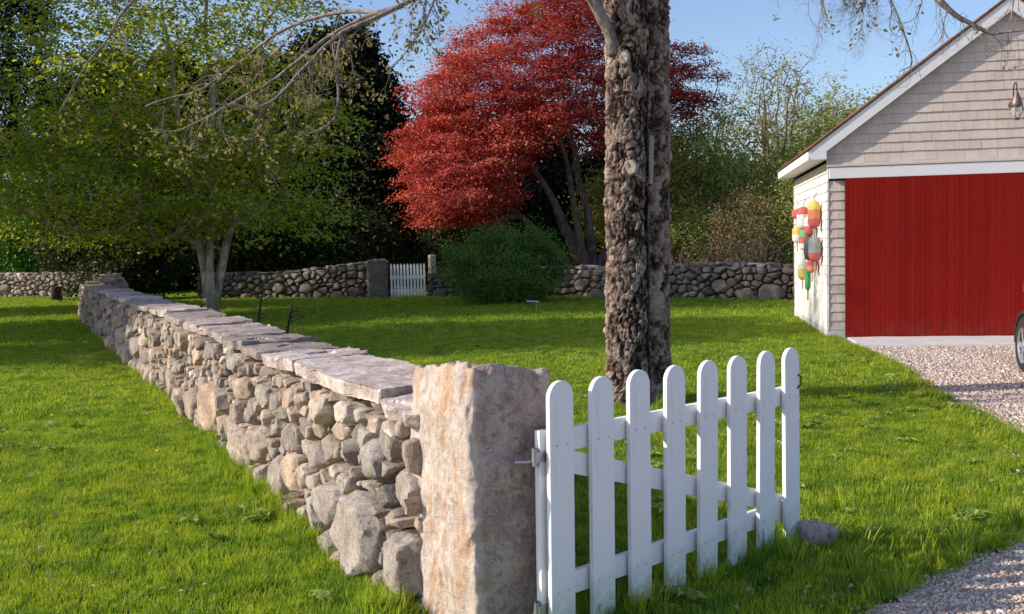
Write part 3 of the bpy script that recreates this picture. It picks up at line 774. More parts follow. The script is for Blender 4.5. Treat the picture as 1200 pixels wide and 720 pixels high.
# ================================================================== GRANITE POST
pl = np.array([-.143, 4.092])
pw = empty('granite_post', (pl[0], pl[1], 0), 'rough square granite gatepost with orange streaks at the near end of the wall', 'post', None, R(29))
V, F = rough_box((.36, .56, 1.30), (70, 90, 240), .16, .018, 4.0, 3, ridge=.0)
Vn = V.copy()
r1 = fbm(V * [9, 9, 3.5], 31, 5, .6, True); r2 = fbm(V * 22, 33, 4, .6)
inner = np.clip(V, [-.14, -.21, -.6], [.14, .24, .6]); N = V - inner; N /= np.linalg.norm(N, axis=1)[:, None] + 1e-9
leftish = np.clip(-N[:, 0], 0, 1)
V = V + N * ((r1 * (.006 + .012 * leftish))[:, None] + (fbm(V * [30, 30, 14], 33, 4, .6) * .006)[:, None] + (fbm(V * 4.5, 35, 3) * .014)[:, None] - (np.clip(fbm(V * [7, 7, 5], 39, 3) - .25, 0, 1) * .05)[:, None])
V[:, 2] += .395
top = np.clip((V[:, 2] - .95) / .15, 0, 1)
V[:, 2] += top * (-.10 * V[:, 0] / .17 * .5 - .035 * (V[:, 1] / .2) + .014)
V[:, 0] *= 1 + .05 * (1 - np.clip(V[:, 2], 0, 1.1) / 1.1)
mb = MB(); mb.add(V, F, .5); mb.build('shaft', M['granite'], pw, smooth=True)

# ================================================================== FRONT GATE
GA = np.array([.150, 3.85]); GB = np.array([1.37, 4.99]); gd = GB - GA; gl = np.linalg.norm(gd); ga = math.atan2(gd[1], gd[0])
gate = empty('picket_gate', (GA[0], GA[1], 0), 'open white picket gate with eight rounded pickets hung on the granite post', 'gate', None, ga)
def picket_mesh(h, w, t, pointed=False):
    mb = MB(); pr = [(-w / 2, 0), (w / 2, 0)]
    if pointed: pr += [(w / 2, h - w * .9), (0, h), (-w / 2, h - w * .9)]
    else:
        for k in range(0, 13): a = math.pi * k / 12; pr.append((w / 2 * math.cos(a), h - w / 2 + w / 2 * math.sin(a)))
    n = len(pr); V = np.array([(x, -t / 2, z) for x, z in pr] + [(x, t / 2, z) for x, z in pr])
    k = np.arange(n); k2 = (k + 1) % n
    mb.add(V, [np.arange(n)[None, :].copy(), (np.arange(n)[::-1] + n)[None, :].copy(), np.stack([k2, k, k + n, k2 + n], 1)])
    if not pointed:
        for nz in (.16, .74):
            for nx in (-.03, .03): a_ = np.arange(8) / 8 * 6.2832; mb.add(np.stack([nx + .0038 * np.cos(a_), np.full(8, -t / 2 - .0008), nz + .0038 * np.sin(a_)], 1), [np.arange(8)[None].copy()], .5, 1)
    return mb
M['nail'] = plain('rusty_nail_head', (.30, .22, .18), .7)
pk = None
gz0 = .035
for i in range(8):
    if pk is None:
        pk = picket_mesh(.99, .133, .022).build('picket', [M['white'], M['nail']], gate, bevel=.003); o = pk
    else: o = pk.copy(); COL.objects.link(o)
    o.location = (gl * i / 7, -.024, gz0 + er.normal(0, .003)); o.rotation_euler = (er.normal(0, .004), er.normal(0, .004), er.normal(0, .01))
def rail(x0, x1, z, h=.092):
    mb = MB(); mb.box(x0, x1, 0, .028, z, z + h); return mb.build('rail', M['white'], gate, bevel=.003)
rail(-.044, gl + .03, gz0 + .70); rail(-.044, gl + .03, gz0 + .12)
mb = MB(); a = math.atan2(-.49, gl); Lb = math.hypot(gl, .44) 
mb.box(0, Lb - .04, .001, .026, -.045, .045, M=Matrix.Translation((.0, 0, gz0 + .68)) @ Matrix.Rotation(-a, 4, 'Y'))
mb.build('brace', M['white'], gate, bevel=.003)
mb = MB(); mb.box(-.086, -.045, -.0, .03, gz0 + .05, gz0 + .80); mb.build('hinge_stile', M['white'], gate, bevel=.003)
for z in (.70, .10):
    mb = MB(); lathe(mb, [(.012, z), (.012, z + .07)], 12, M=Matrix.Translation((-.104, .012, 0))); mb.box(-.106, -.05, -.006, -.001, z + .015, z + .055)
    tube(mb, [(-.104, .012, z + .02), (-.13, .03, z + .015), (-.16, .06, z + .015)], .007, 6)
    mb.build('hinge', M['metal'], gate)
mb = MB(); mb.box(gl + .035, gl + .075, -.012, -.004, gz0 + .80, gz0 + .815); tube(mb, [(gl + .045, -.03, gz0 + .78), (gl + .07, -.036, gz0 + .80), (gl + .07, -.036, gz0 + .84), (gl + .05, -.03, gz0 + .85)], .004, 6)
mb.build('latch', M['darkmetal'], gate)
gate.rotation_euler = (0, .012, ga)
# stone at the foot of the gate
V, F = rough_box((.21, .15, .15), (22, 16, 14), .7, .03, 6, 77); mb = MB(); mb.add(V, F, .4)
o = mb.build('gate_stop_stone', M['cap'], smooth=True); o.location = (1.52, 4.98, .05); o.rotation_euler = (0, .15, .3)
tag(o, 'small grey pink rock lying in the grass at the free end of the picket gate', 'rock')

# ================================================================== MAIN TREE (big trunk and hanging limbs)
tb = np.array([1.2, 9.55, 0.])
main = empty('flaky_bark_tree', tb, 'big old tree with flaky bark, two fused stems and bare drooping limbs behind the gate', 'tree')
na, nh = 300, 620; Hh = 5.0
th = np.linspace(0, 2 * math.pi, na, endpoint=False); zz = np.linspace(-.15, Hh, nh)
TH, ZZ = np.meshgrid(th, zz)
def lobe(cx, cy, r):
    # distance from the origin to the circle outline in direction TH
    b = np.cos(TH) * cx + np.sin(TH) * cy; disc = b * b - (cx * cx + cy * cy - r * r)
    return np.where(disc > 0, b + np.sqrt(np.maximum(disc, 0)), 0)
flare = 1 + (.10 + .06 * np.sin(TH * 5 + 1)) * np.exp(-np.maximum(ZZ, 0) / .16)
w1 = .02 * np.sin(ZZ * 1.3)
r1_ = lobe(-.10, -.02, .215 - .004 * ZZ) * flare; r2_ = lobe(.175 + .0 * ZZ, .06, .135) * flare
rr = np.maximum(r1_, r2_); rr = np.maximum(rr, .08)
dtg = (TH + 1.02 - .08 * np.sin(ZZ * 2.2) + math.pi) % (2 * math.pi) - math.pi; rr = rr - .06 * np.exp(-(dtg / .12) ** 2)
base3 = np.stack([np.cos(TH) * rr, np.sin(TH) * rr, ZZ], -1).reshape(-1, 3)
wz = base3 + .05 * np.stack([fbm(base3 * 6 + k * 5, 90 + k, 3) for k in range(3)], 1)
def cracks(sc, sd): return np.clip((1 - 2.6 * np.abs(fbm(wz * sc, sd, 2, .4))), 0, 1) ** 1.5
cr1 = cracks([10, 10, 2.8], 51); cr2 = cracks([24, 24, 9], 53); cr3 = cracks([14, 14, 16], 57)
n_a = fbm(wz * [15, 15, 6], 55, 4, .65); n_b = fbm(base3 * [30, 30, 16], 61, 3, .6); n_c = fbm(base3 * [4.5, 4.5, 2.2], 71, 3); n_d = fbm(base3 * [55, 55, 40], 81, 2)
q4 = n_a * 5 + .6 * vnoise(wz * 40, 7); n_t = (np.floor(q4) + np.clip((q4 - np.floor(q4) - .78) / .22, 0, 1)) / 5
h1_, b1_ = plates(wz * [13, 13, 6.5], 201); h2_, b2_ = plates(wz * [27, 27, 15], 211); h3_, b3_ = plates(wz * [48, 48, 34], 221)
pl_ = .45 * h1_ + .35 * h2_ + .25 * h3_ - .55 * b1_ - .45 * b2_ - .2 * b3_
dsp = .013 * h1_ + .011 * h2_ + .006 * h3_ - .013 * b1_ - .008 * b2_ - .004 * b3_ + n_b * .009 + n_c * .016 + n_a * .010 + n_d * .005
# knobs: old pruning cuts (theta, z, size, height)
for (kt, kz, ks, kh) in [(-2.15, 3.25, .07, .02), (-2.05, 2.24, .09, .02), (-.95, 3.45, .10, .06), (-1.05, 2.2, .07, .05), (-1.05, 1.95, .07, .05), (-.9, 3.0, .08, .03), (-2.5, 1.3, .1, .03), (-1.8, .7, .12, .035), (-2.7, 2.75, .1, .04)]:
    dt = (TH.ravel() - (kt % (2 * math.pi)) + math.pi) % (2 * math.pi) - math.pi
    g_ = np.exp(-((dt * .28) ** 2 + (ZZ.ravel() - kz) ** 2) / ks ** 2 * 1.4); dsp += kh * g_
rad_ = rr.ravel() + dsp
lean = np.array([.035 * 0, 0]) 
V = np.stack([np.cos(TH.ravel()) * rad_ + .012 * ZZ.ravel(), np.sin(TH.ravel()) * rad_, ZZ.ravel()], 1)
idx = np.arange(na * nh).reshape(nh, na); idn = np.roll(idx, -1, 1)
F = np.stack([idx[:-1], idn[:-1], idn[1:], idx[1:]], -1).reshape(-1, 4)
cav = (pl_ * .8 + n_b * .4 + n_a * .3 - .8 * np.exp(-(dtg.ravel() / .16) ** 2)) ; cav = (cav - cav.min()) / (cav.max() - cav.min()); ft = cav[F].mean(1); ft = np.clip((ft - np.percentile(ft, 4)) / (np.percentile(ft, 97) - np.percentile(ft, 4)), 0, 1)  # crevice and groove shade put into the bark tint
mb = MB(); mb.add(V, F, ft); mb.build('trunk', M['bark_main'], main, smooth=True)
def trunk_r(kt, kz):
    i = int(round((kt % (2 * math.pi)) / (2 * math.pi) * na)) % na; j = int(np.argmin(abs(zz - kz))); return rad_.reshape(nh, na)[j, i]
for kt, kz, w_, h_ in [(-2.13, 3.25, .036, .052), (-2.0, 2.24, .052, .062)]:
    r_ = trunk_r(kt, kz); mb = MB(); seg = 36; a = np.arange(seg) / seg * 6.2832
    prof = [(1.45, -.03), (1.25, -.004), (1.12, .004), (.98, .003), (.6, .001), (.25, .0)]
    Vs = []
    for s_, d_ in prof:
        wob = 1 + .10 * np.sin(2 * a + 1) + .05 * np.sin(3 * a + kz) + .03 * np.sin(7 * a)
        Vs.append(np.stack([np.full(seg, d_), np.cos(a) * w_ * s_ * wob, np.sin(a) * h_ * s_ * wob], 1))
    Vs = np.concatenate(Vs + [np.array([[-.003, 0, 0]])]); k = np.arange(seg); k2 = (k + 1) % seg
    Fs = np.concatenate([np.stack([i * seg + k, i * seg + k2, (i + 1) * seg + k2, (i + 1) * seg + k], 1) for i in range(5)])
    mb.add(Vs, [Fs, np.stack([5 * seg + k, 5 * seg + k2, np.full(seg, 6 * seg)], 1)])
    o = mb.build('pruning_scar', M['scar'], main, smooth=True); o.location = (math.cos(kt) * (r_ + .014) + .012 * kz, math.sin(kt) * (r_ + .014), kz); o.rotation_euler = (0, 0, kt)
V_, F_ = hull_stone([(.022 * a, .018 * b, .24 * c) for a, b, c in np.random.default_rng(4).uniform(.5, 1, (16, 3)) * np.random.default_rng(5).choice([-1, 1], (16, 3))], .006, 2, .006, 14, 3.)
mb = MB(); mb.add(V_, F_); o = mb.build('torn_wood_strip', M['scar'], main); o.location = (.135, -.145, 2.33); o.rotation_euler = (0, .04, .4)
# limbs
lr = np.random.default_rng(5)
limbs = MB(); buds = MB()
def smooth_path(P, n=8):
    P = np.asarray(P, float); out = []
    Q = np.vstack([2 * P[0] - P[1], P, 2 * P[-1] - P[-2]])
    for i in range(1, len(Q) - 2):
        for k in range(n):
            t_ = k / n; out.append(.5 * ((2 * Q[i]) + (-Q[i - 1] + Q[i + 1]) * t_ + (2 * Q[i - 1] - 5 * Q[i] + 4 * Q[i + 1] - Q[i + 2]) * t_ ** 2 + (-Q[i - 1] + 3 * Q[i] - 3 * Q[i + 1] + Q[i + 2]) * t_ ** 3))
    out.append(P[-1]); return np.array(out)
def budtip(p, n=5, size=.045):
    C = p + lr.normal(0, .028, (n, 3)); C[:, 2] -= .02; leaves(buds, C, size, lr, up=-.1, tint=np.full(n, lr.uniform(.2, .9)), aspect=.5)
def twigs(path, r0, level, spacing, length, droop, side=None, bud=.5, start=.15):
    """side shoots along a branch, drooping then turning up at the tips"""
    seg = np.linalg.norm(np.diff(path, axis=0), axis=1); L = seg.sum(); cum = np.concatenate([[0], np.cumsum(seg)])
    d = L * start
    while d < L:
        i = min(len(path) - 2, int(np.searchsorted(cum, d)) - 1); i = max(i, 0)
        p = path[i] + (path[i + 1] - path[i]) * ((d - cum[i]) / max(seg[i], 1e-6)); T_ = (path[i + 1] - path[i]) / max(seg[i], 1e-6)
        v = T_ * .7 + lr.normal(0, .65, 3); v[2] -= droop * .7; v /= np.linalg.norm(v)
        ln = length * lr.uniform(.35, 1.1) * (1.1 - .5 * d / L); m = 9; q = [p.copy()]
        for k in range(m):
            f = k / m; v = v + lr.normal(0, .17, 3); v[2] += (-droop * .32 if f < .55 else droop * .45 + .05); v /= np.linalg.norm(v); q.append(q[-1] + v * ln / m)
        q = np.array(q); ra = r0 * (1 - .6 * d / L); ra = np.linspace(ra, ra * .35, len(q))
        tube(limbs, q, ra, 5 if ra[0] > .008 else 4, cap=False)
        if level > 0: twigs(q, ra[0] * .62, level - 1, spacing * .62, length * .45, droop * .8, bud=bud)
        if lr.random() < bud: budtip(q[-1])
        d += spacing * lr.uniform(.5, 1.5)
def limb(P, r0, r1, tw, sides=9):
    Q = smooth_path(P, 7) - tb; Q = Q + np.stack([fbm(Q * 2.5 + k * 9, k, 3) for k in range(3)], 1) * .05 * np.linspace(0, 1, len(Q))[:, None]
    tube(limbs, Q, np.linspace(r0, r1, len(Q)) * (1 + .12 * fbm(Q * 9, 3, 2)), sides)
    twigs(Q, *tw); return Q
Z = lambda *a: np.array(a, float)
# left limb, drooping into the sky gap and across the green tree
limb([(1.15, 9.5, 4.5), (.6, 9.2, 4.62), (0, 8.85, 4.25), (-.45, 8.6, 3.86), (-.85, 8.5, 3.58), (-1.37, 8.5, 3.36), (-1.66, 8.45, 3.12), (-1.92, 8.4, 2.83), (-2.2, 8.35, 2.74), (-2.55, 8.3, 2.80)], .035, .006, (.008, 2, .15, .80, .6, None, .38, .40))
limb([(-.85, 8.5, 3.58), (-1.2, 8.6, 3.5), (-1.6, 8.7, 3.32), (-2.0, 8.8, 3.05), (-2.4, 8.8, 2.85), (-2.85, 8.8, 2.62), (-3.1, 8.8, 2.65)], .022, .006, (.009, 1, .17, .7, .5, None, .5, .2))
limb([(-1.37, 8.5, 3.36), (-1.42, 8.45, 3.1), (-1.40, 8.4, 2.85), (-1.45, 8.4, 2.65), (-1.62, 8.4, 2.55), (-1.85, 8.4, 2.56)], .013, .005, (.006, 1, .14, .4, .4, None, .7, .2))
limb([(-1.0, 8.5, 3.52), (-1.5, 8.9, 3.62), (-2.1, 9.2, 3.5), (-2.8, 9.4, 3.1), (-3.4, 9.5, 2.95)], .02, .006, (.009, 1, .2, .8, .5, None, .5, .2))
limb([(.9, 9.6, 4.8), (-.6, 9.3, 5.2), (-2.0, 8.8, 4.6), (-3.0, 8.5, 3.75), (-3.35, 8.4, 3.3), (-3.7, 8.3, 2.75)], .028, .005, (.007, 2, .24, .6, .5, None, .35, .5))
limb([(-.5, 8.6, 3.9), (-.62, 8.5, 3.55), (-.75, 8.4, 3.25), (-.95, 8.3, 3.0)], .012, .004, (.006, 1, .12, .45, .5, None, 1.0, .1))
# stub going up left
limb([(1.0, 9.42, 3.3), (.96, 9.36, 3.5), (.84, 9.32, 3.72), (.74, 9.3, 3.95), (.70, 9.3, 4.4)], .064, .048, (.01, 0, .5, .3, .3, None, .2, .6))
# right limbs above the garage gable
limb([(1.5, 9.6, 4.6), (2.3, 9.5, 4.9), (3.1, 9.3, 4.6), (3.62, 9.1, 3.95), (3.88, 9, 3.62), (4.08, 9, 3.46), (4.32, 9, 3.34), (4.6, 8.9, 3.34)], .055, .009, (.010, 2, .13, .75, .75, None, .02, .35))
limb([(1.5, 9.6, 4.8), (2.2, 9.4, 4.85), (2.9, 9.2, 4.35), (3.2, 9.1, 3.82), (3.15, 9.0, 3.55)], .035, .008, (.008, 2, .07, .85, .85, None, .02, .40))
limb([(3.3, 9.2, 4.35), (3.35, 9.1, 3.9), (3.5, 9.0, 3.45), (3.62, 9.0, 3.12), (3.5, 9.0, 3.02)], .013, .004, (.006, 1, .10, .5, .6, None, .12, .2))
limb([(2.2, 9.4, 4.9), (2.4, 9.2, 4.4), (2.75, 9.1, 3.95), (2.85, 9.1, 3.6)], .02, .006, (.007, 2, .08, .75, .7, None, .03, .2))
limb([(3.9, 9.1, 4.6), (4.3, 9.0, 4.2), (4.5, 9.0, 3.75), (4.45, 8.9, 3.4)], .02, .006, (.007, 1, .10, .55, .6, None, .05, .3))
limb([(.9, 9.6, 4.6), (.2, 9.2, 4.5), (.15, 9.1, 4.1), (.2, 9.1, 3.85)], .02, .005, (.006, 1, .15, .4, .5, None, .9, .3))
# upper crown above the picture
limb([(1.2, 9.55, 4.8), (1.1, 9.5, 6), (1.3, 9.7, 7.4), (1.0, 9.8, 8.6)], .2, .04, (.03, 2, .45, 1.8, .2, None, .3, .2))
limb([(1.3, 9.6, 4.9), (1.9, 9.9, 6.2), (2.6, 10.2, 7.3), (3.3, 10.5, 7.8)], .15, .03, (.03, 2, .45, 1.6, .2, None, .3, .2))
limb([(1.15, 9.5, 4.85), (.2, 9.8, 6.0), (-.9, 10.2, 6.8), (-1.9, 10.4, 7.0)], .12, .03, (.03, 2, .45, 1.5, .2, None, .3, .2))
limbs.build('limbs', M['bark_limb'], main, smooth=True)
buds.build('opening_leaves', M['l_bud'], main)

# ================================================================== GARAGE
barn = empty('garage', (BC[0], BC[1], 0), 'shingled gable garage with a wide red board door beside the gravel drive', 'garage', None, BA)
BW, BD, EZ = 5.22, 4.6, 2.66; slope = .742; PX = BW / 2
def roofz(x): return 2.90 - .0 + (min(x, BW - x) + .28) * slope      # outer roof surface height
mb = MB(); mb.box(.03, BW - .03, .03, BD - .03, -.1, 2.72); 
V = np.array([(.03, .03, 2.72), (BW - .03, .03, 2.72), (PX, .03, roofz(PX) - .16), (.03, BD - .03, 2.72), (BW - .03, BD - .03, 2.72), (PX, BD - .03, roofz(PX) - .16)])
mb.add(V, [np.array([[0, 1, 2], [4, 3, 5]]), np.array([[0, 2, 5, 3], [2, 1, 4, 5]])]); mb.build('wall', M['under'], barn)
sr = np.random.default_rng(31)
def shingles(mb, x0, x1, z, h, place, lip=.021, clip=None):
    """one course of shingles; place(x,z,out)->xyz"""
    x = x0
    while x < x1 - .01:
        w = min(sr.uniform(.09, .20), x1 - x);
        if x1 - x - w < .04: w = x1 - x
        g = .0011; zb = z + sr.normal(0, .0018); lp = lip + sr.normal(0, .0015); t_ = .5 + .45 * (sr.random() - .5) + (.25 * (sr.random() - .5) if sr.random() < .2 else 0)
        zt = z + h + .012
        zl = zr = zt
        if clip: zl = min(zt, clip(x + g)); zr = min(zt, clip(x + w - g))
        if max(zl, zr) > zb + .01:
            zl = max(zl, zb + .004); zr = max(zr, zb + .004)
            fl = lambda zz_: lp * (1 - (zz_ - zb) / (h + .012)) + .004
            V = [place(x + g, zb, 0), place(x + w - g, zb, 0), place(x + w - g, zb, lp), place(x + g, zb, lp), place(x + g, zl, 0), place(x + w - g, zr, 0), place(x + w - g, zr, fl(zr)), place(x + g, zl, fl(zl))]
            mb.add(np.array(V), np.array([[0, 3, 2, 1], [3, 7, 6, 2], [4, 5, 6, 7], [0, 4, 7, 3], [1, 2, 6, 5]]), t_)
        x += w
front = lambda x, z, o: (x, .028 - o, z)
left = lambda y, z, o: (.028 - o, y, z)
rightw = lambda y, z, o: (BW - .028 + o, y, z)
back = lambda x, z, o: (x, BD - .028 + o, z)
ch = .142
fs = MB(); fl_ = MB(); fr_ = MB(); z = .13; 
under = lambda x: roofz(x) - .19
while z < 5:
    if z + ch < 2.44:
        shingles(fl_, .0, .275, z, ch, front); shingles(fr_, 2.83, BW, z, ch, front)
        z += ch
    elif z < 2.68: z = 2.685
    else:
        lo = 0.02; hi = BW - .02
        while lo < PX and under(lo) < z + .005: lo += .02
        shingles(fs, max(0, lo - .04), min(BW, BW - lo + .04), z, ch, front, clip=under); z += ch
        if under(PX) < z + .02: break
fs.build('gable_shingles', M['shingle'], barn); fl_.build('front_shingles', M['shingle'], barn); fr_.build('front_shingles', M['shingle'], barn)
M['shingle_side'] = shingle('sunlit_wall_shingle', [(0, (.78, .72, .66)), (.5, (.84, .78, .72)), (1, (.88, .83, .78))], (.8, .76, .74))  # lighter shingle copy: sun glare on the side wall put into the colour
for nm, pf, a0, a1 in (('left_shingles', left, .0, BD), ('right_shingles', rightw, 0, BD)):
    m_ = MB(); z = .13
    while z < 2.66: shingles(m_, a0, a1, z, ch if z + ch < 2.7 else 2.7 - z, pf); z += ch
    m_.build(nm, M['shingle_side'], barn)
m_ = MB(); z = .13
while under(PX) > z: shingles(m_, 0, BW, z, ch, back, clip=lambda x: max(2.7, under(x)) if under(x) > 2.7 else 2.7); z += ch
m_.build('back_shingles', M['shingle'], barn)
mb = MB(); mb.box(-.0, BW, 0.005, .04, -.12, .125); mb.box(0.005, .05, .04, BD, -.12, .125); mb.build('foundation', M['concrete'], barn)
# roof: two thick planes, shingled
oh = .09; ov = .28
roof = MB(); 
for sgn in (1, -1):
    def Rp(d, y, o, sgn=sgn):   # d: horizontal distance from eave edge toward ridge
        x = -ov + d if sgn > 0 else BW + ov - d
        z = 2.90 + d * slope; n_ = 1 / math.hypot(1, slope); return (x - sgn * slope * n_ * o, y, z + n_ * o)
    D = PX + ov
    V = np.array([Rp(0, -oh, -.03), Rp(D, -oh, -.03), Rp(D, BD + oh, -.03), Rp(0, BD + oh, -.03), Rp(0, -oh, -.006), Rp(D, -oh, -.006), Rp(D, BD + oh, -.006), Rp(0, BD + oh, -.006)])
    roof.add(V, np.array([[0,3,2,1],[4,5,6,7],[0,1,5,4],[1,2,6,5],[2,3,7,6],[3,0,4,7]]), .5)
    d = -.03
    while d < D - .02:
        dd = min(.13, D - d); y = -oh - .025
        while y < BD + oh + .02:
            w = min(sr.uniform(.09, .19), BD + oh + .025 - y); d2 = d + dd + .03 if d + dd + .03 < D else D
            V = np.array([Rp(d, y + .002, 0), Rp(d, y + w - .002, 0), Rp(d, y + w - .002, .018), Rp(d, y + .002, .018), Rp(d2, y + .002, 0), Rp(d2, y + w - .002, 0), Rp(d2, y + w - .002, .004), Rp(d2, y + .002, .004)])
            Fq = np.array([[0, 3, 2, 1], [3, 7, 6, 2], [4, 5, 6, 7], [0, 4, 7, 3], [1, 2, 6, 5]]); roof.add(V, Fq if sgn < 0 else Fq[:, ::-1], sr.random())
            y += max(w, .02)
        d += dd
roof.build('roof', M['roofsh'], barn)
# rake boards on the front and back gables
def rake(y0, y1):
    mb = MB()
    for sgn in (1, -1):
        X = lambda d: -ov + d if sgn > 0 else BW + ov - d
        D = PX + ov; zt = lambda d: 2.90 + d * slope - .036; hB = .205
        V = np.array([(X(0), y0, zt(0) - .13), (X(.27), y0, zt(.27) - hB - .14 + .02), (X(D), y0, zt(D) - hB), (X(D), y0, zt(D)), (X(0), y0, zt(0)),
                      (X(0), y1, zt(0) - .13), (X(.27), y1, zt(.27) - hB - .14 + .02), (X(D), y1, zt(D) - hB), (X(D), y1, zt(D)), (X(0), y1, zt(0))])
        V = np.array([(X(0), y0, zt(0) - .06), (X(.05), y0, 2.74), (X(.27), y0, 2.74), (X(.27), y0, zt(.27) - hB), (X(D), y0, zt(D) - hB), (X(D), y0, zt(D)), (X(0), y0, zt(0))])
        V2 = V.copy(); V2[:, 1] = y1; n = len(V); k = np.arange(n); k2 = (k + 1) % n
        F1 = np.arange(n)[None]; F2 = (np.arange(n)[::-1] + n)[None]; F3 = np.stack([k, k + n, k2 + n, k2], 1)
        if sgn < 0: F1, F2, F3 = F1[:, ::-1], F2[:, ::-1], F3[:, ::-1]
        mb.add(np.vstack([V, V2]), [F1.copy(), F2.copy(), F3.copy()])
    mb.build('rake_board', M['trim'], barn)
rake(-oh, -oh + .055); rake(BD + oh - .055, BD + oh)
for x0, x1 in ((-ov - .005, -ov + .022), (BW + ov - .022, BW + ov + .005)):
    mb = MB(); mb.box(x0, x1, -oh + .058, BD + oh - .058, 2.735, 2.872); mb.build('eave_fascia', M['trim'], barn, bevel=.003)
for x0, x1 in ((-ov + .024, -.002), (BW + .002, BW + ov - .024)):
    mb = MB(); mb.box(x0, x1, -oh + .06, BD + oh - .06, 2.738, 2.75); mb.build('soffit', M['trim'], barn)
# door head trim with a thin drip ledge
mb = MB(); mb.box(.035, BW - .03, -.062, -.0, 2.445, 2.615); mb.build('head_trim', M['trim'], barn, bevel=.003)
mb = MB(); mb.box(.0, BW, -.075, .02, 2.622, 2.650); mb.box(-.0, BW, -.02, .02, 2.652, 2.682); mb.build('drip_ledge', M['shingle'], barn, bevel=.002)
# red sliding door of vertical boards
dr = empty('door', (0, 0, 0)); dr.parent = barn
mb = MB(); mb.box(.262, 2.815, -.045, -.004, .025, 2.44); mb.build('backing', M['under'], dr)
mb = MB(); x = .262
while x < 2.80:
    w = sr.choice([.062, .062, .075, .09]); w = min(w, 2.815 - x); mb.box(x + .0016, x + w - .0016, -.058 - sr.uniform(0, .002), -.0465, .012 + abs(sr.normal(0, .001)), 2.442, float(sr.random())); x += w
mb.build('boards', M['reddoor'], dr)
# concrete apron
ca = MB(); V, F = rough_box((3.4, 1.24, .09), (40, 14, 3), .2, .006, 3, 5); ca.add(xf(V, (0, 0, 0)), F)
o = ca.build('concrete_apron', M['concrete'], smooth=False); c_, s_ = math.cos(BA), math.sin(BA)
u0, v0 = 1.98, -.70; o.location = (BC[0] + c_ * u0 - s_ * v0, BC[1] + s_ * u0 + c_ * v0, -.012); o.rotation_euler = (0, 0, BA); o['kind'] = 'structure'
def bpos(u, v, z=0): return (BC[0] + c_ * u - s_ * v, BC[1] + s_ * u + c_ * v, z)
# gooseneck lamp
gls = NT('lamp_glass'); gls = gls.bsdf((.9, .92, .95), .05, None, .5, 0, **{'Transmission Weight': .85, 'IOR': 1.3})
lp = empty('wall_lantern', bpos(2.64, -.02, 3.2), 'copper wall lantern with glass jar on a hooked arm high on the gable', 'lantern', None, BA)
mb = MB(); tube(mb, smooth_path([(0, .02, .22), (-.0, -.03, .30), (0, -.05, .46), (0, -.09, .53), (0, -.15, .54), (0, -.19, .49), (0, -.19, .40)], 6), .009, 8); lathe(mb, [(.0, .0), (.05, .0), (.05, .012), (0, .012)], 16, M=Matrix.Translation((0, .022, .24)) @ Matrix.Rotation(R(90), 4, 'X')); mb.build('arm', M['darkmetal'], lp, smooth=True)
mb = MB(); lathe(mb, [(.012, .42), (.03, .38), (.05, .33), (.075, .25), (.085, .20), (.08, .195), (.0, .20)], 20, M=Matrix.Translation((0, -.19, 0))); mb.build('hood', M['copper'], lp, smooth=True)
mb = MB(); lathe(mb, [(.055, .195), (.07, .16), (.075, .10), (.06, .04), (.03, .02), (0, .018)], 20, M=Matrix.Translation((0, -.19, 0))); mb.build('glass_jar', gls, lp, smooth=True)
mb = MB()
for k in range(6):
    a = k * math.pi / 3; tube(mb, [(.082 * math.cos(a), -.19 + .082 * math.sin(a), .2), (.088 * math.cos(a), -.19 + .088 * math.sin(a), .11), (.04 * math.cos(a), -.19 + .04 * math.sin(a), .012)], .004, 5)
lathe(mb, [(.0, -.01), (.035, -.005), (.04, .012), (0, .02)], 14, M=Matrix.Translation((0, -.19, 0))); mb.build('cage', M['copper'], lp)

# lobster buoys on the side wall: (v, z, length, radius, colours top->bottom, label)
BCOL = {'red': (.62, .06, .045), 'white': (.82, .80, .76), 'yellow': (.80, .58, .06), 'orange': (.80, .20, .05), 'green': (.03, .48, .12), 'black': (.03, .03, .035), 'grey': (.32, .32, .33)}
for k_, v_ in BCOL.items(): M['b_' + k_] = plain('buoy_' + k_ + '_paint', tuple(.82 * c_ + .07 for c_ in v_), .7, nscale=22, var=.6)
M['rope'] = plain('buoy_rope', (.05, .12, .09), .9); M['stick'] = plain('buoy_stick_wood', (.45, .38, .30), .8)
def buoy(v, z, L, rad, cols, label, out=.10, tilt=0):
    b = empty('lobster_buoy', bpos(-out, v, z), label, 'buoy', 'lobster buoys hung on the garage side wall', BA); b.rotation_euler = (tilt, 0, BA)
    n = len(cols); prof = [(.25, .5), (.62, .47), (.85, .40), (1, .25), (1, 0), (1, -.25), (.9, -.38), (.66, -.47), (.3, -.5)]
    pz = np.array([p[1] for p in prof][::-1]); pr = np.array([p[0] for p in prof][::-1])
    for i, c in enumerate(cols):
        t1 = .5 - i / n; t0 = .5 - (i + 1) / n; zs = np.linspace(t0, t1, 7); mb = MB(); P_ = [(np.interp(q, pz, pr) * rad, q * L) for q in zs]
        if i == n - 1: P_ = [(0, t0 * L)] + P_
        if i == 0: P_ = P_ + [(0, t1 * L)]
        lathe(mb, P_, 18); mb.build('float_band', M['b_' + c], b, smooth=True)
    mb = MB(); lathe(mb, [(0, -L * .5 - .16), (.013, -L * .5 - .15), (.013, -L * .5)], 8); mb.build('stick', M['stick'], b)
    mb = MB(); tube(mb, [(0, 0, L * .5), (.01, 0, L * .5 + .06), (.05, .0, L * .5 + .13)], .006, 5); mb.build('rope', M['rope'], b)
    return b
buoy(2.15, 1.90, .40, .11, ['red', 'white', 'white'], 'white lobster buoy with a red top, high in the middle of the side wall')
buoy(.68, 1.93, .44, .10, ['yellow', 'orange', 'red'], 'yellow and red lobster buoy, uppermost and nearest to the garage corner')
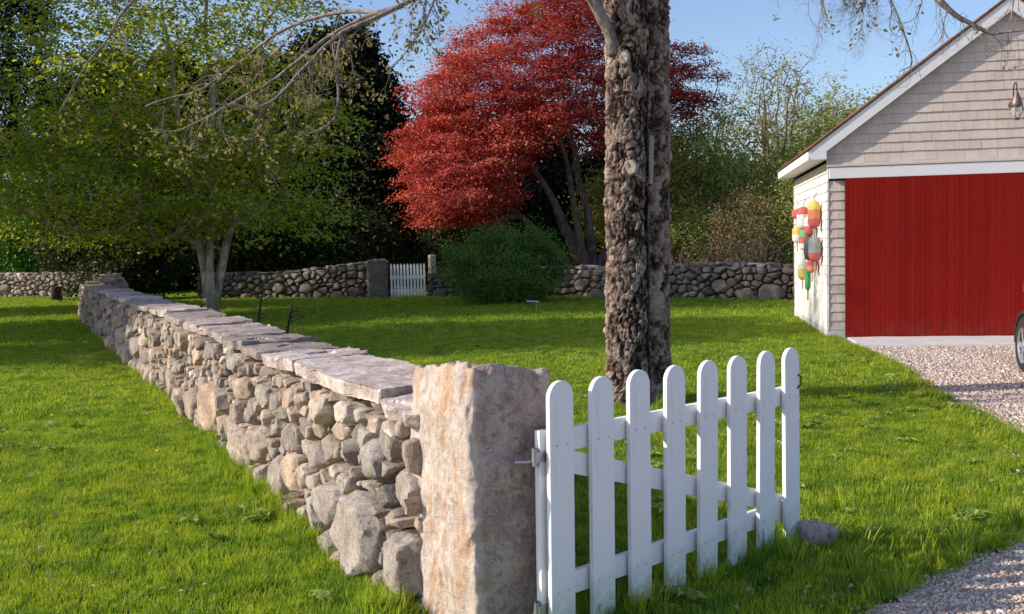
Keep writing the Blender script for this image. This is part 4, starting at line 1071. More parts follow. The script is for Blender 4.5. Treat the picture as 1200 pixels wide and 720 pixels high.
buoy(1.25, 1.75, .34, .09, ['white', 'red'], 'white over red lobster buoy tucked between the two top buoys')
buoy(3.15, 2.00, .17, .085, ['red', 'red'], 'small plain red ball buoy hung farthest back on the side wall')
buoy(3.05, 1.62, .30, .09, ['yellow', 'white'], 'yellow topped white lobster buoy below the small red one')
buoy(1.95, 1.52, .36, .095, ['green', 'red', 'white'], 'green, red and white lobster buoy in the middle row')
buoy(1.12, 1.38, .40, .11, ['black', 'black'], 'black oval lobster buoy with no bands, middle row')
buoy(.62, 1.38, .40, .10, ['grey', 'grey', 'red'], 'grey lobster buoy with a red foot nearest the garage corner')
buoy(1.0, 1.10, .22, .08, ['red', 'orange'], 'short orange red lobster buoy under the black one')
buoy(2.3, 1.02, .40, .085, ['white', 'yellow'], 'white lobster buoy with a yellow foot, lowest on the wall')
buoy(1.55, .86, .38, .05, ['green', 'green'], 'slender green lobster buoy near the bottom of the cluster')

# ================================================================== CAR
def car():
    red = plain('red_car_paint', (.42, .012, .012), .25, .0, .6, 3, .05, **{'Coat Weight': .8, 'Coat Roughness': .05}); blk = plain('black_plastic', (.02, .02, .022), .6); gl = plain('tinted_window', (.03, .035, .04), .05, 0, .8)
    tyr = plain('tyre_rubber', (.022, .022, .022), .85); rim = plain('silver_alloy_rim', (.62, .63, .65), .3, .7); lens = plain('headlight_lens', (.7, .72, .75), .1, 0, .8)
    al = R(14); W = 1.62; fc = np.array([5.69, 11.02])   # front left wheel centre on the ground
    ax = np.array([math.sin(al), math.cos(al)]); ay = np.array([-ax[1], ax[0]])
    org = fc - ay * (W / 2 - .02)
    c = empty('red_car', (org[0], org[1], 0), 'red car with silver wheel rims parked on the gravel facing the garage', 'car', None, math.atan2(ax[1], ax[0]))
    # body stations along x (front +): x, half width, z bottom, z shoulder
    st = [(.56, .50, .34, .58), (.52, .66, .26, .68), (.42, .745, .22, .76), (.15, .80, .22, .84), (-.4, .81, .22, .90), (-1.2, .815, .22, .93), (-2.0, .815, .22, .95), (-2.7, .80, .24, .95), (-3.0, .74, .28, .90), (-3.1, .62, .36, .80)]
    mb = MB(); V = []
    for x, hw, z0, z1 in st:
        V += [(x, 0, z0), (x, hw * .8, z0), (x, hw * .97, z0 + .10), (x, hw, (z0 + z1) / 2), (x, hw * .96, z1 - .08), (x, hw * .86, z1), (x, hw * .4, z1 + .03), (x, 0, z1 + .035)]
    V = np.array(V); n = 8; Vm = V.copy(); Vm[:, 1] *= -1
    for VV, flip in ((V, False), (Vm, True)):
        Fq = np.array([[i * n + j, i * n + j + 1, (i + 1) * n + j + 1, (i + 1) * n + j] for i in range(len(st) - 1) for j in range(n - 1)])
        E_ = [np.arange(n)[None][:, ::-1].copy(), (np.arange(n) + (len(st) - 1) * n)[None].copy()]
        if flip: Fq = Fq[:, ::-1]; E_ = [e[:, ::-1].copy() for e in E_]
        mb.add(VV, [Fq] + E_)
    mb.build('body', red, c, smooth=True)
    cb = [(-.25, .70, .90), (-.95, .60, 1.38), (-1.4, .59, 1.43), (-2.3, .58, 1.40), (-2.95, .62, .95)]
    mb = MB(); low = [(-.2, .76, .88), (-1.0, .78, .93), (-1.5, .785, .94), (-2.3, .78, .95), (-3.02, .70, .90)]
    V = []
    for (x, hw, z), (x2, hw2, z2) in zip(cb, low): V += [(x2, -hw2, z2), (x, -hw, z), (x, hw, z), (x2, hw2, z2)]
    V = np.array(V); Fq = [[i * 4 + j, i * 4 + j + 1, i * 4 + j + 5, i * 4 + j + 4] for i in range(4) for j in range(3)]
    mb.add(V, [np.array(Fq)]); mb.M[-1][:] = 0; g_ = mb.build('cabin_glass', gl, c, bevel=0)
    mb = MB(); V, F = rough_box((1.35, 1.2, .05), (10, 8, 2), .9, .0, 1, 1); mb.add(xf(V, (-1.62, 0, 1.43)), F); mb.build('roof', red, c, smooth=True)
    for sy in (-1, 1):
        for pth in ([(-.2, .77, .88), (-.95, .61, 1.40)], [(-1.62, .79, .93), (-1.62, .60, 1.43)], [(-2.98, .70, .93), (-2.35, .59, 1.41)]): mb = MB(); tube(mb, [(a, b * sy, z_) for a, b, z_ in pth], .03, 6); mb.build('window_pillar', red, c)
        mb = MB(); V, F = rough_box((.16, .09, .11), (6, 5, 5), .7, 0, 1, 1); mb.add(xf(V, (-.45, .88 * sy, .98)), F); mb.build('wing_mirror', red, c, smooth=True)
        mb = MB(); V, F = rough_box((.16, .26, .13), (6, 6, 5), .7, 0, 1, 1); mb.add(xf(V, (.44, .55 * sy, .64), -.5 * sy), F); mb.build('headlight', lens, c, smooth=True)
        for xw in (0, -2.45):
            w = empty('wheel', (xw, .745 * sy, .305)); w.parent = c; w.rotation_euler = (R(-90) * sy, 0, 0)
            mb = MB(); lathe(mb, [(.20, -.09), (.27, -.095), (.305, -.06), (.305, .06), (.27, .095), (.20, .09)], 36); mb.build('tyre', tyr, w, smooth=True)
            mb = MB(); lathe(mb, [(.205, -.09), (.205, .088), (.19, .09), (.18, .06), (.175, .02)], 36)
            for k in range(5):
                a = k * 2 * math.pi / 5; mb.box(0, .185, -.028, .028, .045, .075, M=Matrix.Rotation(a, 4, 'Z'))
            lathe(mb, [(.0, .095), (.04, .09), (.05, .05)], 16); mb.build('rim', rim, w)
            mb = MB(); lathe(mb, [(0, .0), (.2, 0)], 24); mb.build('brake_disc', blk, w)
            mb = MB(); a = np.linspace(0, math.pi, 20); V = []
            for q in a: V += [(xw + .345 * math.cos(q), .70 * sy, .305 + .345 * math.sin(q)), (xw + .345 * math.cos(q), .826 * sy, .305 + .345 * math.sin(q)), (xw + .385 * math.cos(q), .826 * sy, .305 + .385 * math.sin(q))]
            V += [(xw + .0, .8225 * sy, .305)]
            Fq = [[i * 3 + j, i * 3 + j + 1, i * 3 + j + 4, i * 3 + j + 3] for i in range(19) for j in range(2)]
            mb.add(np.array(V), [np.array(Fq)]); mb.build('wheel_arch', blk, c)
            mb = MB(); q = np.linspace(0, 2 * math.pi, 30)[:-1]; V = [(xw + .33 * math.cos(t_), .817 * sy, max(.2, .305 + .33 * math.sin(t_))) for t_ in q]; mb.add(np.array(V), [np.arange(29)[None]]); mb.build('wheel_well', blk, c)
    mb = MB(); V, F = rough_box((.16, 1.34, .20), (6, 16, 6), .6, 0, 1, 1); mb.add(xf(V, (.50, 0, .33)), F); mb.build('bumper', blk, c, smooth=True)
    mb = MB(); mb.box(.53, .555, -.35, .35, .50, .60); mb.build('grille', blk, c, bevel=.01)
car()

# ================================================================== BACK BOUNDARY WALLS
def far_wall(name, label, A, B, h, seed, w=.5, sizes=None, M_=12, mat='stone_far', n=None, big=()):
    A = np.array(A, float); B = np.array(B, float); d = (B - A) / np.linalg.norm(B - A)
    n = np.array([d[1], -d[0]]); n = -n if n[1] > 0 else n       # faces the viewer
    r = np.random.default_rng(seed); root = empty(name, (A[0], A[1], 0), label, 'wall')
    mb = MB(); hh = lambda s: h(s)
    stone_face(mb, A, B, n, hh, r, sizes or [(.17, .4, 1.6), (.11, 1.2, 5), (.08, 1.2, 22), (.055, 1.2, 60)], M_, .014, .15, .34, big)
    stone_face(mb, B - n * w, A - n * w, -n, lambda s: h(np.linalg.norm(B - A) - s), r, [(.2, .9, 4), (.13, 1.2, 20)], 8, .014, .15, .3, noise=0)
    sharp(mb.build('face_stones', M[mat], root, smooth=True, loc=(A[0], A[1], 0)))
    L = np.linalg.norm(B - A); mb = MB(); wall_core(mb, A, B, n, w, h(0) - .08, h(L) - .08, .11); mb.build('core', M['core'], root, loc=(A[0], A[1], 0))
    mb = MB(); s = .1
    while s < L - .1:
        for k in range(2):
            dm = (r.uniform(.18, .42), r.uniform(.2, .38), r.uniform(.09, .17)); V, F = hull_stone([(dm[0] * .55 * q[0], dm[1] * .55 * q[1], dm[2] * .55 * q[2]) for q in r.uniform(.4, 1, (13, 3)) * r.choice([-1, 1], (13, 3))], .015, 0, 0, 5, s)
            p = A + d * s - n * r.uniform(.08, w - .08); mb.add(xf(V, (p[0], p[1], h(s) + .03), r.uniform(0, 3), r.normal(0, .12)), F, float(r.random()))
        s += r.uniform(.16, .30)
    sharp(mb.build('top_stones', M[mat], root, smooth=True, loc=(A[0], A[1], 0))); return root
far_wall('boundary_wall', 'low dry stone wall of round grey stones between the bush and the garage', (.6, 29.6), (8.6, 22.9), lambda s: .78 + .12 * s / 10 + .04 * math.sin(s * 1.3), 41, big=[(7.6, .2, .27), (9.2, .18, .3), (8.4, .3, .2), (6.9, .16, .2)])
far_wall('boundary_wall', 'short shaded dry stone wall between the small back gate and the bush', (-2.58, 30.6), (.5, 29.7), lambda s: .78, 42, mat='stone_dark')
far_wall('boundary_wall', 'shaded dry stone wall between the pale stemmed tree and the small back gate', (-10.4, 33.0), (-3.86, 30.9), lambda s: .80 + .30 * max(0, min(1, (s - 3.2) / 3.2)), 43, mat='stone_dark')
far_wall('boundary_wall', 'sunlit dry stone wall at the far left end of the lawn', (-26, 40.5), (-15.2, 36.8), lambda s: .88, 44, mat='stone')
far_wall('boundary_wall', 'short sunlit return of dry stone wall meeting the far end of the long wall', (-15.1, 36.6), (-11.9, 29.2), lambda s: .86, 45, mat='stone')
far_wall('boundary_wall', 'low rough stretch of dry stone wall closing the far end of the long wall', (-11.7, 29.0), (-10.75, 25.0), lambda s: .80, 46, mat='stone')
# gateposts of the back gate
V, F = rough_box((.62, .42, 1.45), (12, 12, 24), .3, .035, 4, 9); mb = MB(); mb.add(xf(V, (0, 0, .50)), F, .3)
o = mb.build('square_gatepost', M['stone_dark'], smooth=True); o.location = (-4.15, 31.0, 0); o.rotation_euler = (0, 0, .2); tag(o, 'broad dark stone gatepost left of the small back gate', 'post')
V, F = rough_box((.20, .20, 1.45), (8, 8, 24), .3, .015, 5, 19); mb = MB(); mb.add(xf(V, (0, 0, .60)), F, .9)
o = mb.build('slim_gatepost', M['cap'], smooth=True); o.location = (-2.42, 30.75, 0); o.rotation_euler = (0, 0, .5); tag(o, 'slim pale granite gatepost right of the small back gate', 'post')
# small white back gate
bg = empty('garden_gate', (-3.72, 30.85, .02), 'small closed white picket gate in the gap of the far stone wall', 'gate', None, -.05)
pk2 = None
for i in range(11):
    if pk2 is None: pk2 = picket_mesh(1.06, .062, .02, True).build('picket', M['white'], bg); o = pk2
    else: o = pk2.copy(); COL.objects.link(o)
    zt = .0 ; o.location = (.02 + i * .102, 0, zt)
for z_ in (.58, .16):
    mb = MB(); mb.box(-.03, 1.08, .014, .05, z_, z_ + .11); mb.build('rail', M['white'], bg)

# ================================================================== SMALL THINGS
# pale blue garden light
lt = empty('garden_light', (.56, 23.0, 0), 'small pale blue flat-topped garden light on a thin stake before the round bush', 'garden light')
mb = MB(); tube(mb, [(0, 0, -.05), (0, 0, .25)], .014, 8); mb.build('stake', M['metal'], lt)
blu = plain('pale_blue_enamel', (.45, .60, .78), .4)
mb = MB(); mb.box(-.24, .05, -.09, .09, .235, .262, M=Matrix.Rotation(R(4), 4, 'Y')); mb.build('hood', blu, lt, bevel=.008)
# bare pruned canes behind the wall
cr = np.random.default_rng(9)
for (x, y, h, lean, nm, lb) in [(-3.86, 15.0, .88, .10, 0, 'bare dark pruned stem with pale forked twigs behind the wall, left of two'), (-3.22, 14.0, .78, .14, 1, 'bare dark crooked stem with brown leaf remains behind the wall, right of two')]:
    c = empty('pruned_stem', (x, y, 0), lb, 'plant', 'pruned stems')
    mb = MB(); P_ = [(0, 0, -.02), (lean * .3, 0, h * .4), (lean * .55, .01, h * .7), (lean, 0, h)]; tube(mb, smooth_path(P_, 4), np.linspace(.03, .014, 13), 7)
    for k in range(7):
        z_ = h * cr.uniform(.45, 1); x_ = lean * z_ / h; dr_ = cr.choice([-1, 1]); ln = cr.uniform(.08, .26)
        tube(mb, smooth_path([(x_, 0, z_), (x_ + dr_ * ln * .5, cr.normal(0, .05), z_ + ln * .15), (x_ + dr_ * ln, cr.normal(0, .07), z_ + ln * .5)], 4), np.linspace(.008, .003, 9), 4)
    mb.build('stem', M['bark_dark'] if nm else M['bark_dark'], c, smooth=True)
    if nm:
        mb = MB(); C = np.column_stack([cr.normal(-.1, .1, 50), cr.normal(0, .08, 50), cr.uniform(.05, .40, 50)]); leaves(mb, C, .06, cr, tint=np.full(50, .6)); mb.build('dead_leaves', M['l_brown'], c)
# dark stump post by the far left wall
mb = MB(); lathe(mb, [(0, -.05), (.19, -.05), (.17, .5), (.16, .52), (0, .53)], 14); V = mb.V[0]; V += np.stack([fbm(V * 6, k, 3) for k in range(3)], 1) * .03
o = mb.build('tree_stump', M['bark_dark'], smooth=True); o.location = (-15.5, 34.0, 0); tag(o, 'dark low stump standing before the sunlit far left wall', 'stump')

dq = np.random.default_rng(63); dproto = None
M['dandy'] = plain('dandelion_yellow', (.85, .62, .02), .8)
for (x, y) in [(-2.7, 7.4), (-4.3, 9.2), (-5.6, 11.2), (-7.4, 15.4), (-8.3, 17.2), (-9.6, 18.9), (-10.6, 21.3), (-3.9, 10.6), (-12.2, 24.3), (-13.6, 27.2), (-11.9, 22.4)]:
    if dproto is None:
        dproto = empty('dandelion', (x, y, 0), 'tiny yellow dandelion in flower among the grass left of the long wall', 'flower', 'dandelions in the left lawn')
        mb = MB(); tube(mb, [(0, 0, 0), (.005, 0, .05), (.004, .003, .075)], .0025, 5); mb.build('stem', M['weed'], dproto)
        mb = MB(); lathe(mb, [(.0, .072), (.012, .074), (.020, .082), (.018, .087), (.008, .089), (0, .089)], 14); mb.build('flower_head', M['dandy'], dproto); o = dproto
    else: o = copy_tree(dproto)
    o.location = (x, y, 0); o.rotation_euler = (dq.normal(0, .15), dq.normal(0, .15), dq.uniform(0, 6)); 
# ================================================================== TREES
def ell(n, c, r, seed, inner=.45, keep=None, zmin=None): return shell_points(n, c, r, np.random.default_rng(seed), inner, keep, zmin)
# pale stemmed spreading tree
r_ = np.random.default_rng(101); b = np.array([-7.35, 24.2, 0.])
def k1(q): return (q[:, 0] < -3.9) & (r_.random(len(q)) < np.where(q[:, 0] > -5.6, .5, 1)) & (q[:, 2] > 1.55 + .35 * np.abs(q[:, 0] + 7.3) ** .5 * .6) & (r_.random(len(q)) < np.where(q[:, 2] > 6.2, .85, 1))
cl = np.concatenate([ell(350, (-7.5, 24.2, 5.8), (5.6, 4.2, 4.0), 1, .25, k1), ell(170, (-9.8, 23.6, 3.3), (3.4, 2.6, 1.8), 2, .3, k1), ell(60, (-5.0, 24, 3.5), (3.0, 2.4, 1.9), 22, .3, k1), ell(190, (-8.2, 24, 8.2), (4.6, 3.4, 2.6), 3, .2)])
tree('pale_stemmed_tree', 'spreading green tree with three pale smooth stems just behind the long wall', 'tree', b,
     [[(-7.35, 24.2, -.1, .22), (-7.3, 24.2, .35, .17), (-7.42, 24.2, 1.2, .105), (-7.55, 24.1, 2.4, .085), (-7.8, 24, 4.5, .07), (-8.1, 24, 7.5, .03)],
      [(-7.3, 24.1, .2, .14), (-7.25, 24.05, 1.2, .09), (-7.15, 24.1, 2.6, .075), (-7.05, 24.2, 5.0, .07), (-7.2, 24.2, 8.5, .03)],
      [(-7.25, 24.2, .2, .15), (-7.02, 24.3, 1.2, .10), (-6.75, 24.4, 2.3, .085), (-6.3, 24.6, 4.2, .06), (-5.5, 24.8, 6.5, .03)]],
     cl, r_, M['l_tree'], M['bark_pale'], nleaf=66, lsize=.12, spread=(.5, .45, .10), r_tip=.010, up=.55, center=np.array([-7.3, 24.2, 3]), outw=.35, arch=.08)
# red maple
r_ = np.random.default_rng(102); b = np.array([2.55, 33., 0.])
def k2(q):
    x, y, z = q.T; zlow = 2.15 + 2.9 * np.exp(-((x - 2.1) / 2.2) ** 2) + .10 * np.maximum(0, y - 33) + 3.4 * np.clip((x - 3.3) / 1.2, 0, 1)
    return z > zlow
cl = np.concatenate([ell(1000, (1.35, 33, 4.7), (4.75, 4.1, 4.95), 4, .72, k2), ell(260, (1.3, 33, 4.9), (4.3, 3.4, 3.9), 5, .3, k2), ell(50, (-1.2, 32.0, 2.85), (1.7, 1.5, .9), 6, .3), ell(60, (5.6, 32.6, 6.8), (1.5, 1.6, 1.5), 66, .2), ell(55, (1.8, 32.8, 9.0), (2.6, 2.2, .8), 67, .2)])
tree('red_maple', 'broad crimson leaved maple with a domed crown and many rising limbs', 'tree', b,
     [[(2.55, 33, -.1, .36), (2.5, 33, .5, .30), (1.9, 32.8, 1.9, .17), (1.2, 32.5, 3.4, .10), (.2, 32.2, 5.0, .05)],
      [(2.6, 33, .3, .24), (2.65, 32.9, 1.6, .17), (2.4, 32.8, 3.2, .12), (2.0, 32.8, 5.4, .07), (1.7, 33, 7.8, .03)],
      [(2.7, 33, .3, .24), (3.3, 33, 1.5, .16), (3.6, 33, 3.2, .12), (4.0, 33, 5.4, .06)],
      [(2.4, 33.1, .3, .2), (1.6, 33.4, 1.3, .14), (.4, 33.6, 2.5, .09), (-1.2, 33.6, 3.8, .05)],
      [(2.5, 32.9, .3, .2), (2.2, 32.4, 2.0, .12), (1.9, 31.6, 3.8, .08), (1.5, 31.0, 5.5, .04)]],
     cl, r_, M['l_maple'], M['bark_maple'], nleaf=112, lsize=.088, spread=(.32, .32, .075), r_tip=.011, up=.55, center=np.array([1.5, 33, 3.0]), outw=.9, aspect=.7,
     tintf=lambda P: .22 * np.clip((3.6 - P[:, 2]) / 2, 0, 1) + .05 * np.clip(-P[:, 0] / 3, -1, 1))
# round bush in front of the wall
def bush(name, label, c, r, seed, n, leafm, nleaf=70, lsize=.07, cat='bush', group=None, zmin=.1, bark='bark_dark', spread=(.16, .16, .12), stems=5, inner=.5, up=.2, keep=None):
    q = np.random.default_rng(seed); c = np.array(c, float); b = np.array([c[0], c[1], 0.]); cl = ell(n, c, r, seed, inner, keep, zmin)
    tr = []
    for k in range(stems):
        a = k / stems * 6.28 + q.random(); tr.append([(b[0] + .12 * math.cos(a), b[1] + .12 * math.sin(a), -.05, .04 + .012 * r[2]), (b[0] + r[0] * .35 * math.cos(a), b[1] + r[1] * .35 * math.sin(a), c[2] * .8, .02 + .006 * r[2])])
    e_ = cl[q.integers(0, len(cl), len(cl) // 9)]; e_ = e_[e_[:, 2] > c[2]]; cl = np.vstack([cl, c + (e_ - c) * q.uniform(1.05, 1.28, (len(e_), 1))])
    return tree(name, label, cat, b, tr, cl, q, M[leafm], M[bark], nleaf, lsize, spread, group, r_tip=.007, step=.35, up=up, center=c - [0, 0, r[2] * .5], outw=.8)
bush('round_bush', 'big rounded bright green bush standing before the far wall under the red maple', (-.25, 26.4, .95), (1.68, 1.35, 1.12), 201, 330, 'l_bush', 85, .062)
bush('green_shrub', 'tall fresh green shrub behind the sunlit far left wall', (-19.2, 42.0, 2.6), (3.6, 2.0, 2.6), 202, 330, 'l_shrub', 80, .13, spread=(.32, .3, .3))
bush('green_shrub', 'fresh green leafy shrub at the left edge behind the lit wall', (-24.0, 43.5, 2.2), (3.2, 2.0, 2.2), 203, 220, 'l_shrub', 80, .13, spread=(.32, .3, .3))
bush('conical_shrub', 'small upright yellow green shrub between the dark trees and the red maple', (-3.75, 40.0, 1.9), (.95, .8, 2.2), 204, 120, 'l_shrub', 60, .10)
# dark evergreens
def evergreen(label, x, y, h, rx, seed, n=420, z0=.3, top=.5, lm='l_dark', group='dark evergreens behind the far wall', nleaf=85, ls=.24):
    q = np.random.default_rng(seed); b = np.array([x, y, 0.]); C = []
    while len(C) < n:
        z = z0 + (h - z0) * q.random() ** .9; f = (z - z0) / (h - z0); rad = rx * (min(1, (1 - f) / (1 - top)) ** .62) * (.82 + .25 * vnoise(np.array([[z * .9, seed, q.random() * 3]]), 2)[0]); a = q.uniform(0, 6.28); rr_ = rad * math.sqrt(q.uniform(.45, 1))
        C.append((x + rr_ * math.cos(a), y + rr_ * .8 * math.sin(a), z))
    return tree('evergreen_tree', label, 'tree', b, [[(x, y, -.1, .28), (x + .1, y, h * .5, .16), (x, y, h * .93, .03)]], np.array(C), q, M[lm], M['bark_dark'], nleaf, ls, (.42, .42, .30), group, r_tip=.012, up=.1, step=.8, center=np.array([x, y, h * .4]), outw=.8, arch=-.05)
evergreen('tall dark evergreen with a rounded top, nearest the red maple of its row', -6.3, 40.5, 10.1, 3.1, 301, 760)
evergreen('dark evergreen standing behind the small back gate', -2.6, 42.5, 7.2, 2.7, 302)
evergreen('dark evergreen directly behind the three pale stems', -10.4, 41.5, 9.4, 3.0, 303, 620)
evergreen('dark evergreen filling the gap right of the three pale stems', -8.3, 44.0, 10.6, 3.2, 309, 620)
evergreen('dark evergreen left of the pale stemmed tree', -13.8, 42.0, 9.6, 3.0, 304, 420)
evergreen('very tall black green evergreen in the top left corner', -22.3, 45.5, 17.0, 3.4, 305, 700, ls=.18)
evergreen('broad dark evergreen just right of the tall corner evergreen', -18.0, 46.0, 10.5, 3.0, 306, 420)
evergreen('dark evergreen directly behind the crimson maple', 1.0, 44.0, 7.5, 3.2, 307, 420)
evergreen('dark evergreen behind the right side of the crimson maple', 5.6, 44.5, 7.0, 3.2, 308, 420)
for i, (x, y, z, rx, lb) in enumerate([(-12.8, 33.2, 3.1, 2.6, 'dark leafy bush where the long wall meets the boundary wall'), (-8.6, 35.6, 1.5, 2.3, 'dark bush over the wall behind the pale stemmed tree'),
                                      (-5.6, 35.0, 1.3, 1.7, 'dark bush beside the broad stone gatepost'), (-1.4, 35.5, 1.2, 1.9, 'low dark bush behind the slim granite gatepost'), (-15.6, 38.6, 1.9, 2.5, 'dark bush at the corner of the sunlit left wall')]):
    bush('dark_bush', lb, (x, y, z), (rx, 1.3, z + .25), 320 + i, 260, 'l_under', 80, .13, group='dark bushes along the far wall', spread=(.25, .25, .2))
# thicket on the right: olive, bronze and half-bare trees
def thick(label, x, y, h, rx, seed, lm, n=190, nleaf=75, ls=.12, z0=.6, name='thicket_tree', bark='bark_thicket', inner=.2, sp=(.4, .4, .22), r_tip=.012):
    q = np.random.default_rng(seed); cl = ell(n, (x, y, (h + z0) / 2), (rx, rx * .8, (h - z0) / 2), seed, inner)
    tr = []
    for k in range(3):
        a = q.uniform(0, 6.28); dx, dy = math.cos(a) * rx * .3, math.sin(a) * rx * .3; tr.append([(x + dx * .15, y + dy * .15, -.1, .12), (x + dx * .5, y + dy * .5, h * .3, .09), (x + dx, y + dy, h * .62, .05), (x + dx * 1.3, y + dy * 1.3, h * .85, .02)])
    return tree(name, label, 'tree', np.array([x, y, 0.]), tr, cl, q, M[lm], M[bark], nleaf, ls, sp, 'trees of the thicket behind the far wall', r_tip=r_tip, up=.3, step=.5, wander=.16)
thick('olive green thicket tree just right of the big trunk', 6.4, 33.5, 6.4, 1.9, 401, 'l_olive2', 230)
thick('yellowish thicket tree with an airy half-bare top right of the crimson maple', 9.6, 37.0, 8.3, 2.3, 402, 'l_olive', 190, 26, r_tip=.014)
thick('pale bare-twigged tree standing highest above the thicket', 11.1, 42.0, 9.9, 2.4, 403, 'l_bud', 210, 9, .10, z0=4.2, r_tip=.018)
thick('dense green thicket tree behind the garage eave', 12.6, 38.0, 7.4, 2.3, 404, 'l_olive2', 260)
thick('olive tree low behind the garage roof slope', 15.6, 40.0, 7.6, 2.5, 405, 'l_olive', 230)
thick('rounded brownish tree far behind the garage', 19.5, 43.0, 8.0, 2.7, 406, 'l_olive', 220)
thick('dark green thicket tree filling in under the crimson crown', 4.6, 36.5, 5.0, 2.0, 407, 'l_olive2', 230)
thick('green thicket tree directly beside the garage back corner', 8.9, 29.2, 4.2, 1.35, 408, 'l_olive2', 200, 60, .08)
thick('grey bare-topped tree between the crimson crown and the airy tree', 8.0, 41.0, 7.6, 2.1, 409, 'l_bud', 220, 10, .10, z0=2.5, r_tip=.016)
thick('deep green tree in the middle of the thicket', 10.6, 34.0, 5.4, 2.1, 410, 'l_olive2', 240)
thick('light olive tree behind the whole thicket', 14.0, 46.0, 8.9, 2.7, 411, 'l_olive', 230, 34)
thick('far olive tree behind the garage, rightmost of the thicket', 24.0, 46.0, 8.6, 3.2, 412, 'l_olive2', 230)
bush('vine_shrub', 'bronze vine covered shrub in front of the thicket', (6.9, 29.4, 1.75), (1.0, .8, 1.25), 421, 150, 'l_brown', 60, .065, cat='shrub', bark='bark_thicket', spread=(.2, .2, .2))
bush('green_thicket_shrub', 'green shrub between the big trunk and the vine covered shrub', (5.3, 30.4, 1.3), (1.2, .9, 1.2), 422, 170, 'l_olive2', 60, .075, cat='shrub', spread=(.2, .2, .16))
# bare arching brush behind the wall
q = np.random.default_rng(77); c = empty('bare_brush', (6.0, 28.0, 0), 'tangle of bare reddish arching stems just behind the far wall', 'shrub'); mb = MB()
for k in range(90):
    x = q.uniform(-1.5, 1.3); a = q.normal(0, 1); ln = q.uniform(.8, 1.9); dx = math.sin(a) * ln * .6; P_ = [(x, q.normal(0, .3), 0), (x + dx * .3, q.normal(0, .3), ln * .6), (x + dx * .8, q.normal(0, .35), ln * .9), (x + dx * 1.3, q.normal(0, .4), ln * .8)]
    tube(mb, smooth_path(P_, 4), np.linspace(.016, .004, 13), 4, cap=False)
t_ = bark_mat('red_brown_stem', (.16, .10, .08), (.34, .23, .18)); mb.build('stems', t_, c)
# far woods closing the view
q = np.random.default_rng(88); mb = MB(); Pn = 62000
a = q.uniform(-1.25, 1.25, Pn); d = q.uniform(58, 78, Pn); x = np.sin(a) * d; y = np.cos(a) * d
H_ = 6.2 + 1.6 * fbm(np.column_stack([a * 9, a * 0, a * 0]), 5, 4)
z = H_ * q.random(Pn) ** .7
leaves(mb, np.column_stack([x, y, z]), .75, q, up=.2, tint=np.clip(.5 + .4 * fbm(np.column_stack([x, y, z]) * .3, 3, 3), 0, 1))
o = mb.build('woods', M['l_under']); tag(o, 'far dark woods seen as one mass behind all the trees', 'woods', None, 'stuff')
# unseen trees added left of the view to cast shade across the lawn
def shade_tree(label, x, y, h, rx, z0, seed, n, nleaf=40):
    q = np.random.default_rng(seed); cl = ell(n, (x, y, (h + z0) / 2), (rx, rx, (h - z0) / 2), seed, .3)
    tree('shade_tree', label, 'tree', np.array([x, y, 0.]), [[(x, y, -.1, .3), (x, y, h * .5, .2), (x + .3, y, h * .85, .04)]], cl, q, M['l_tree'], M['bark_thicket'], 100, .22, (.5, .5, .25), 'unseen trees added for lawn shade', r_tip=.015, step=.8)
shade_tree('unseen leafy tree added left of the lawn for shade, nearest of five', -16.5, 14.6, 12.5, 2.3, 3.0, 501, 140)
shade_tree('unseen leafy tree added left of the lawn for shade, low one third of five', -19, 19.0, 9.2, 2.8, 2.2, 502, 220)
shade_tree('unseen leafy tree added left of the lawn for shade, farthest of five', -21.5, 27.0, 13.5, 2.6, 1.6, 503, 340)
shade_tree('tall unseen leafy tree added left of the lawn for shade, fourth of five', -19.5, 22.2, 13.5, 2.4, 7.2, 504, 300)
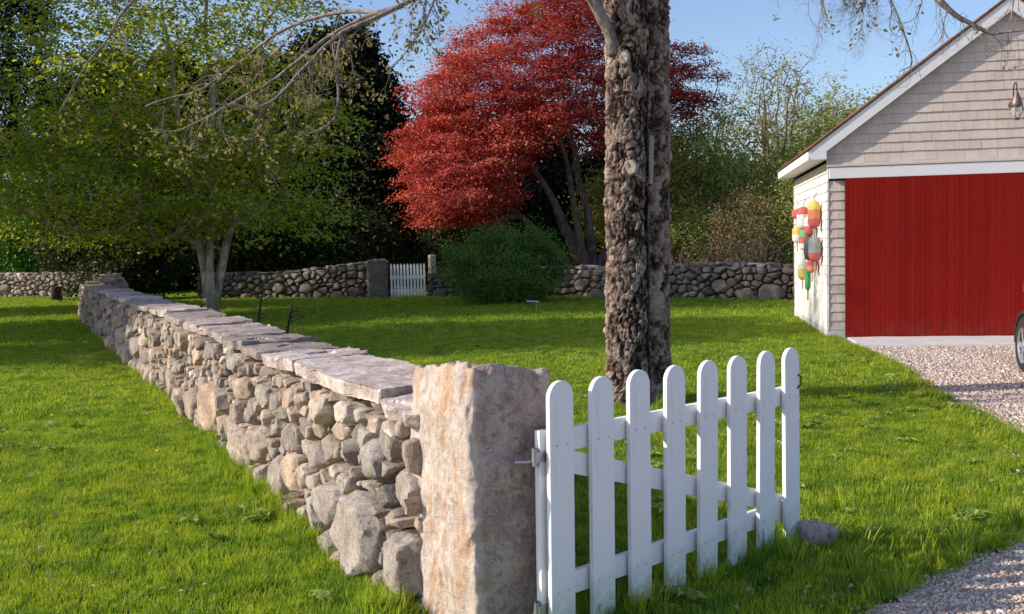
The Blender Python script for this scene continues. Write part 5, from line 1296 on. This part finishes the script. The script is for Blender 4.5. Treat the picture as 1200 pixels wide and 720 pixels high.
shade_tree('slim high-crowned unseen leafy tree added left of the lawn for shade, second of five', -18.5, 15.6, 12.4, 1.6, 8.0, 505, 130)
# ================================================================== LIGHT, SKY, CAMERA
EL = R(28); sd = Vector((-1, -.12, 0)).normalized(); sdir = Vector((sd.x * math.cos(EL), sd.y * math.cos(EL), math.sin(EL)))
sun = bpy.data.lights.new('sun', 'SUN'); sun.energy = 5.0; sun.angle = R(.53); sun.color = (1, .91, .78)
so = bpy.data.objects.new('sun', sun); COL.objects.link(so); so.rotation_euler = sdir.to_track_quat('Z', 'Y').to_euler()
w = bpy.data.worlds.new('World'); SC.world = w; w.use_nodes = True; nt = w.node_tree; bgn = nt.nodes['Background']
sky = nt.nodes.new('ShaderNodeTexSky'); sky.sky_type = 'NISHITA'; sky.sun_disc = False; sky.sun_elevation = EL; sky.sun_rotation = math.atan2(sdir.x, sdir.y)
sky.air_density = 1.0; sky.dust_density = 1.2; sky.ozone_density = 2.0
sm = nt.nodes.new('ShaderNodeMix'); sm.data_type = 'RGBA'; sm.blend_type = 'MULTIPLY'; sm.inputs[0].default_value = 1; sm.inputs[7].default_value = (1.18, 1.19, 1.30, 1)
nt.links.new(sky.outputs[0], sm.inputs[6]); nt.links.new(sm.outputs[2], bgn.inputs['Color']); bgn.inputs['Strength'].default_value = .15
cam = bpy.data.cameras.new('camera'); co_ = bpy.data.objects.new('camera', cam); COL.objects.link(co_); SC.camera = co_
cam.sensor_width = 36; cam.lens = 36 * 1170 / 1200; cam.clip_end = 2000; cam.clip_start = .05
pitch = math.atan(72 / 1170); roll = R(1.4)
co_.location = (0, 0, 1.55)
co_.matrix_world = Matrix.Translation((0, 0, 1.55)) @ Matrix.Rotation(math.pi / 2 - pitch, 4, 'X') @ Matrix.Rotation(-roll, 4, 'Z')
SC.view_settings.view_transform = 'Standard'; SC.view_settings.look = 'None'; SC.view_settings.exposure = 0; SC.view_settings.gamma = 1
SC.cycles.max_bounces = 6; SC.cycles.diffuse_bounces = 3; SC.cycles.transmission_bounces = 4; SC.cycles.use_denoising = True
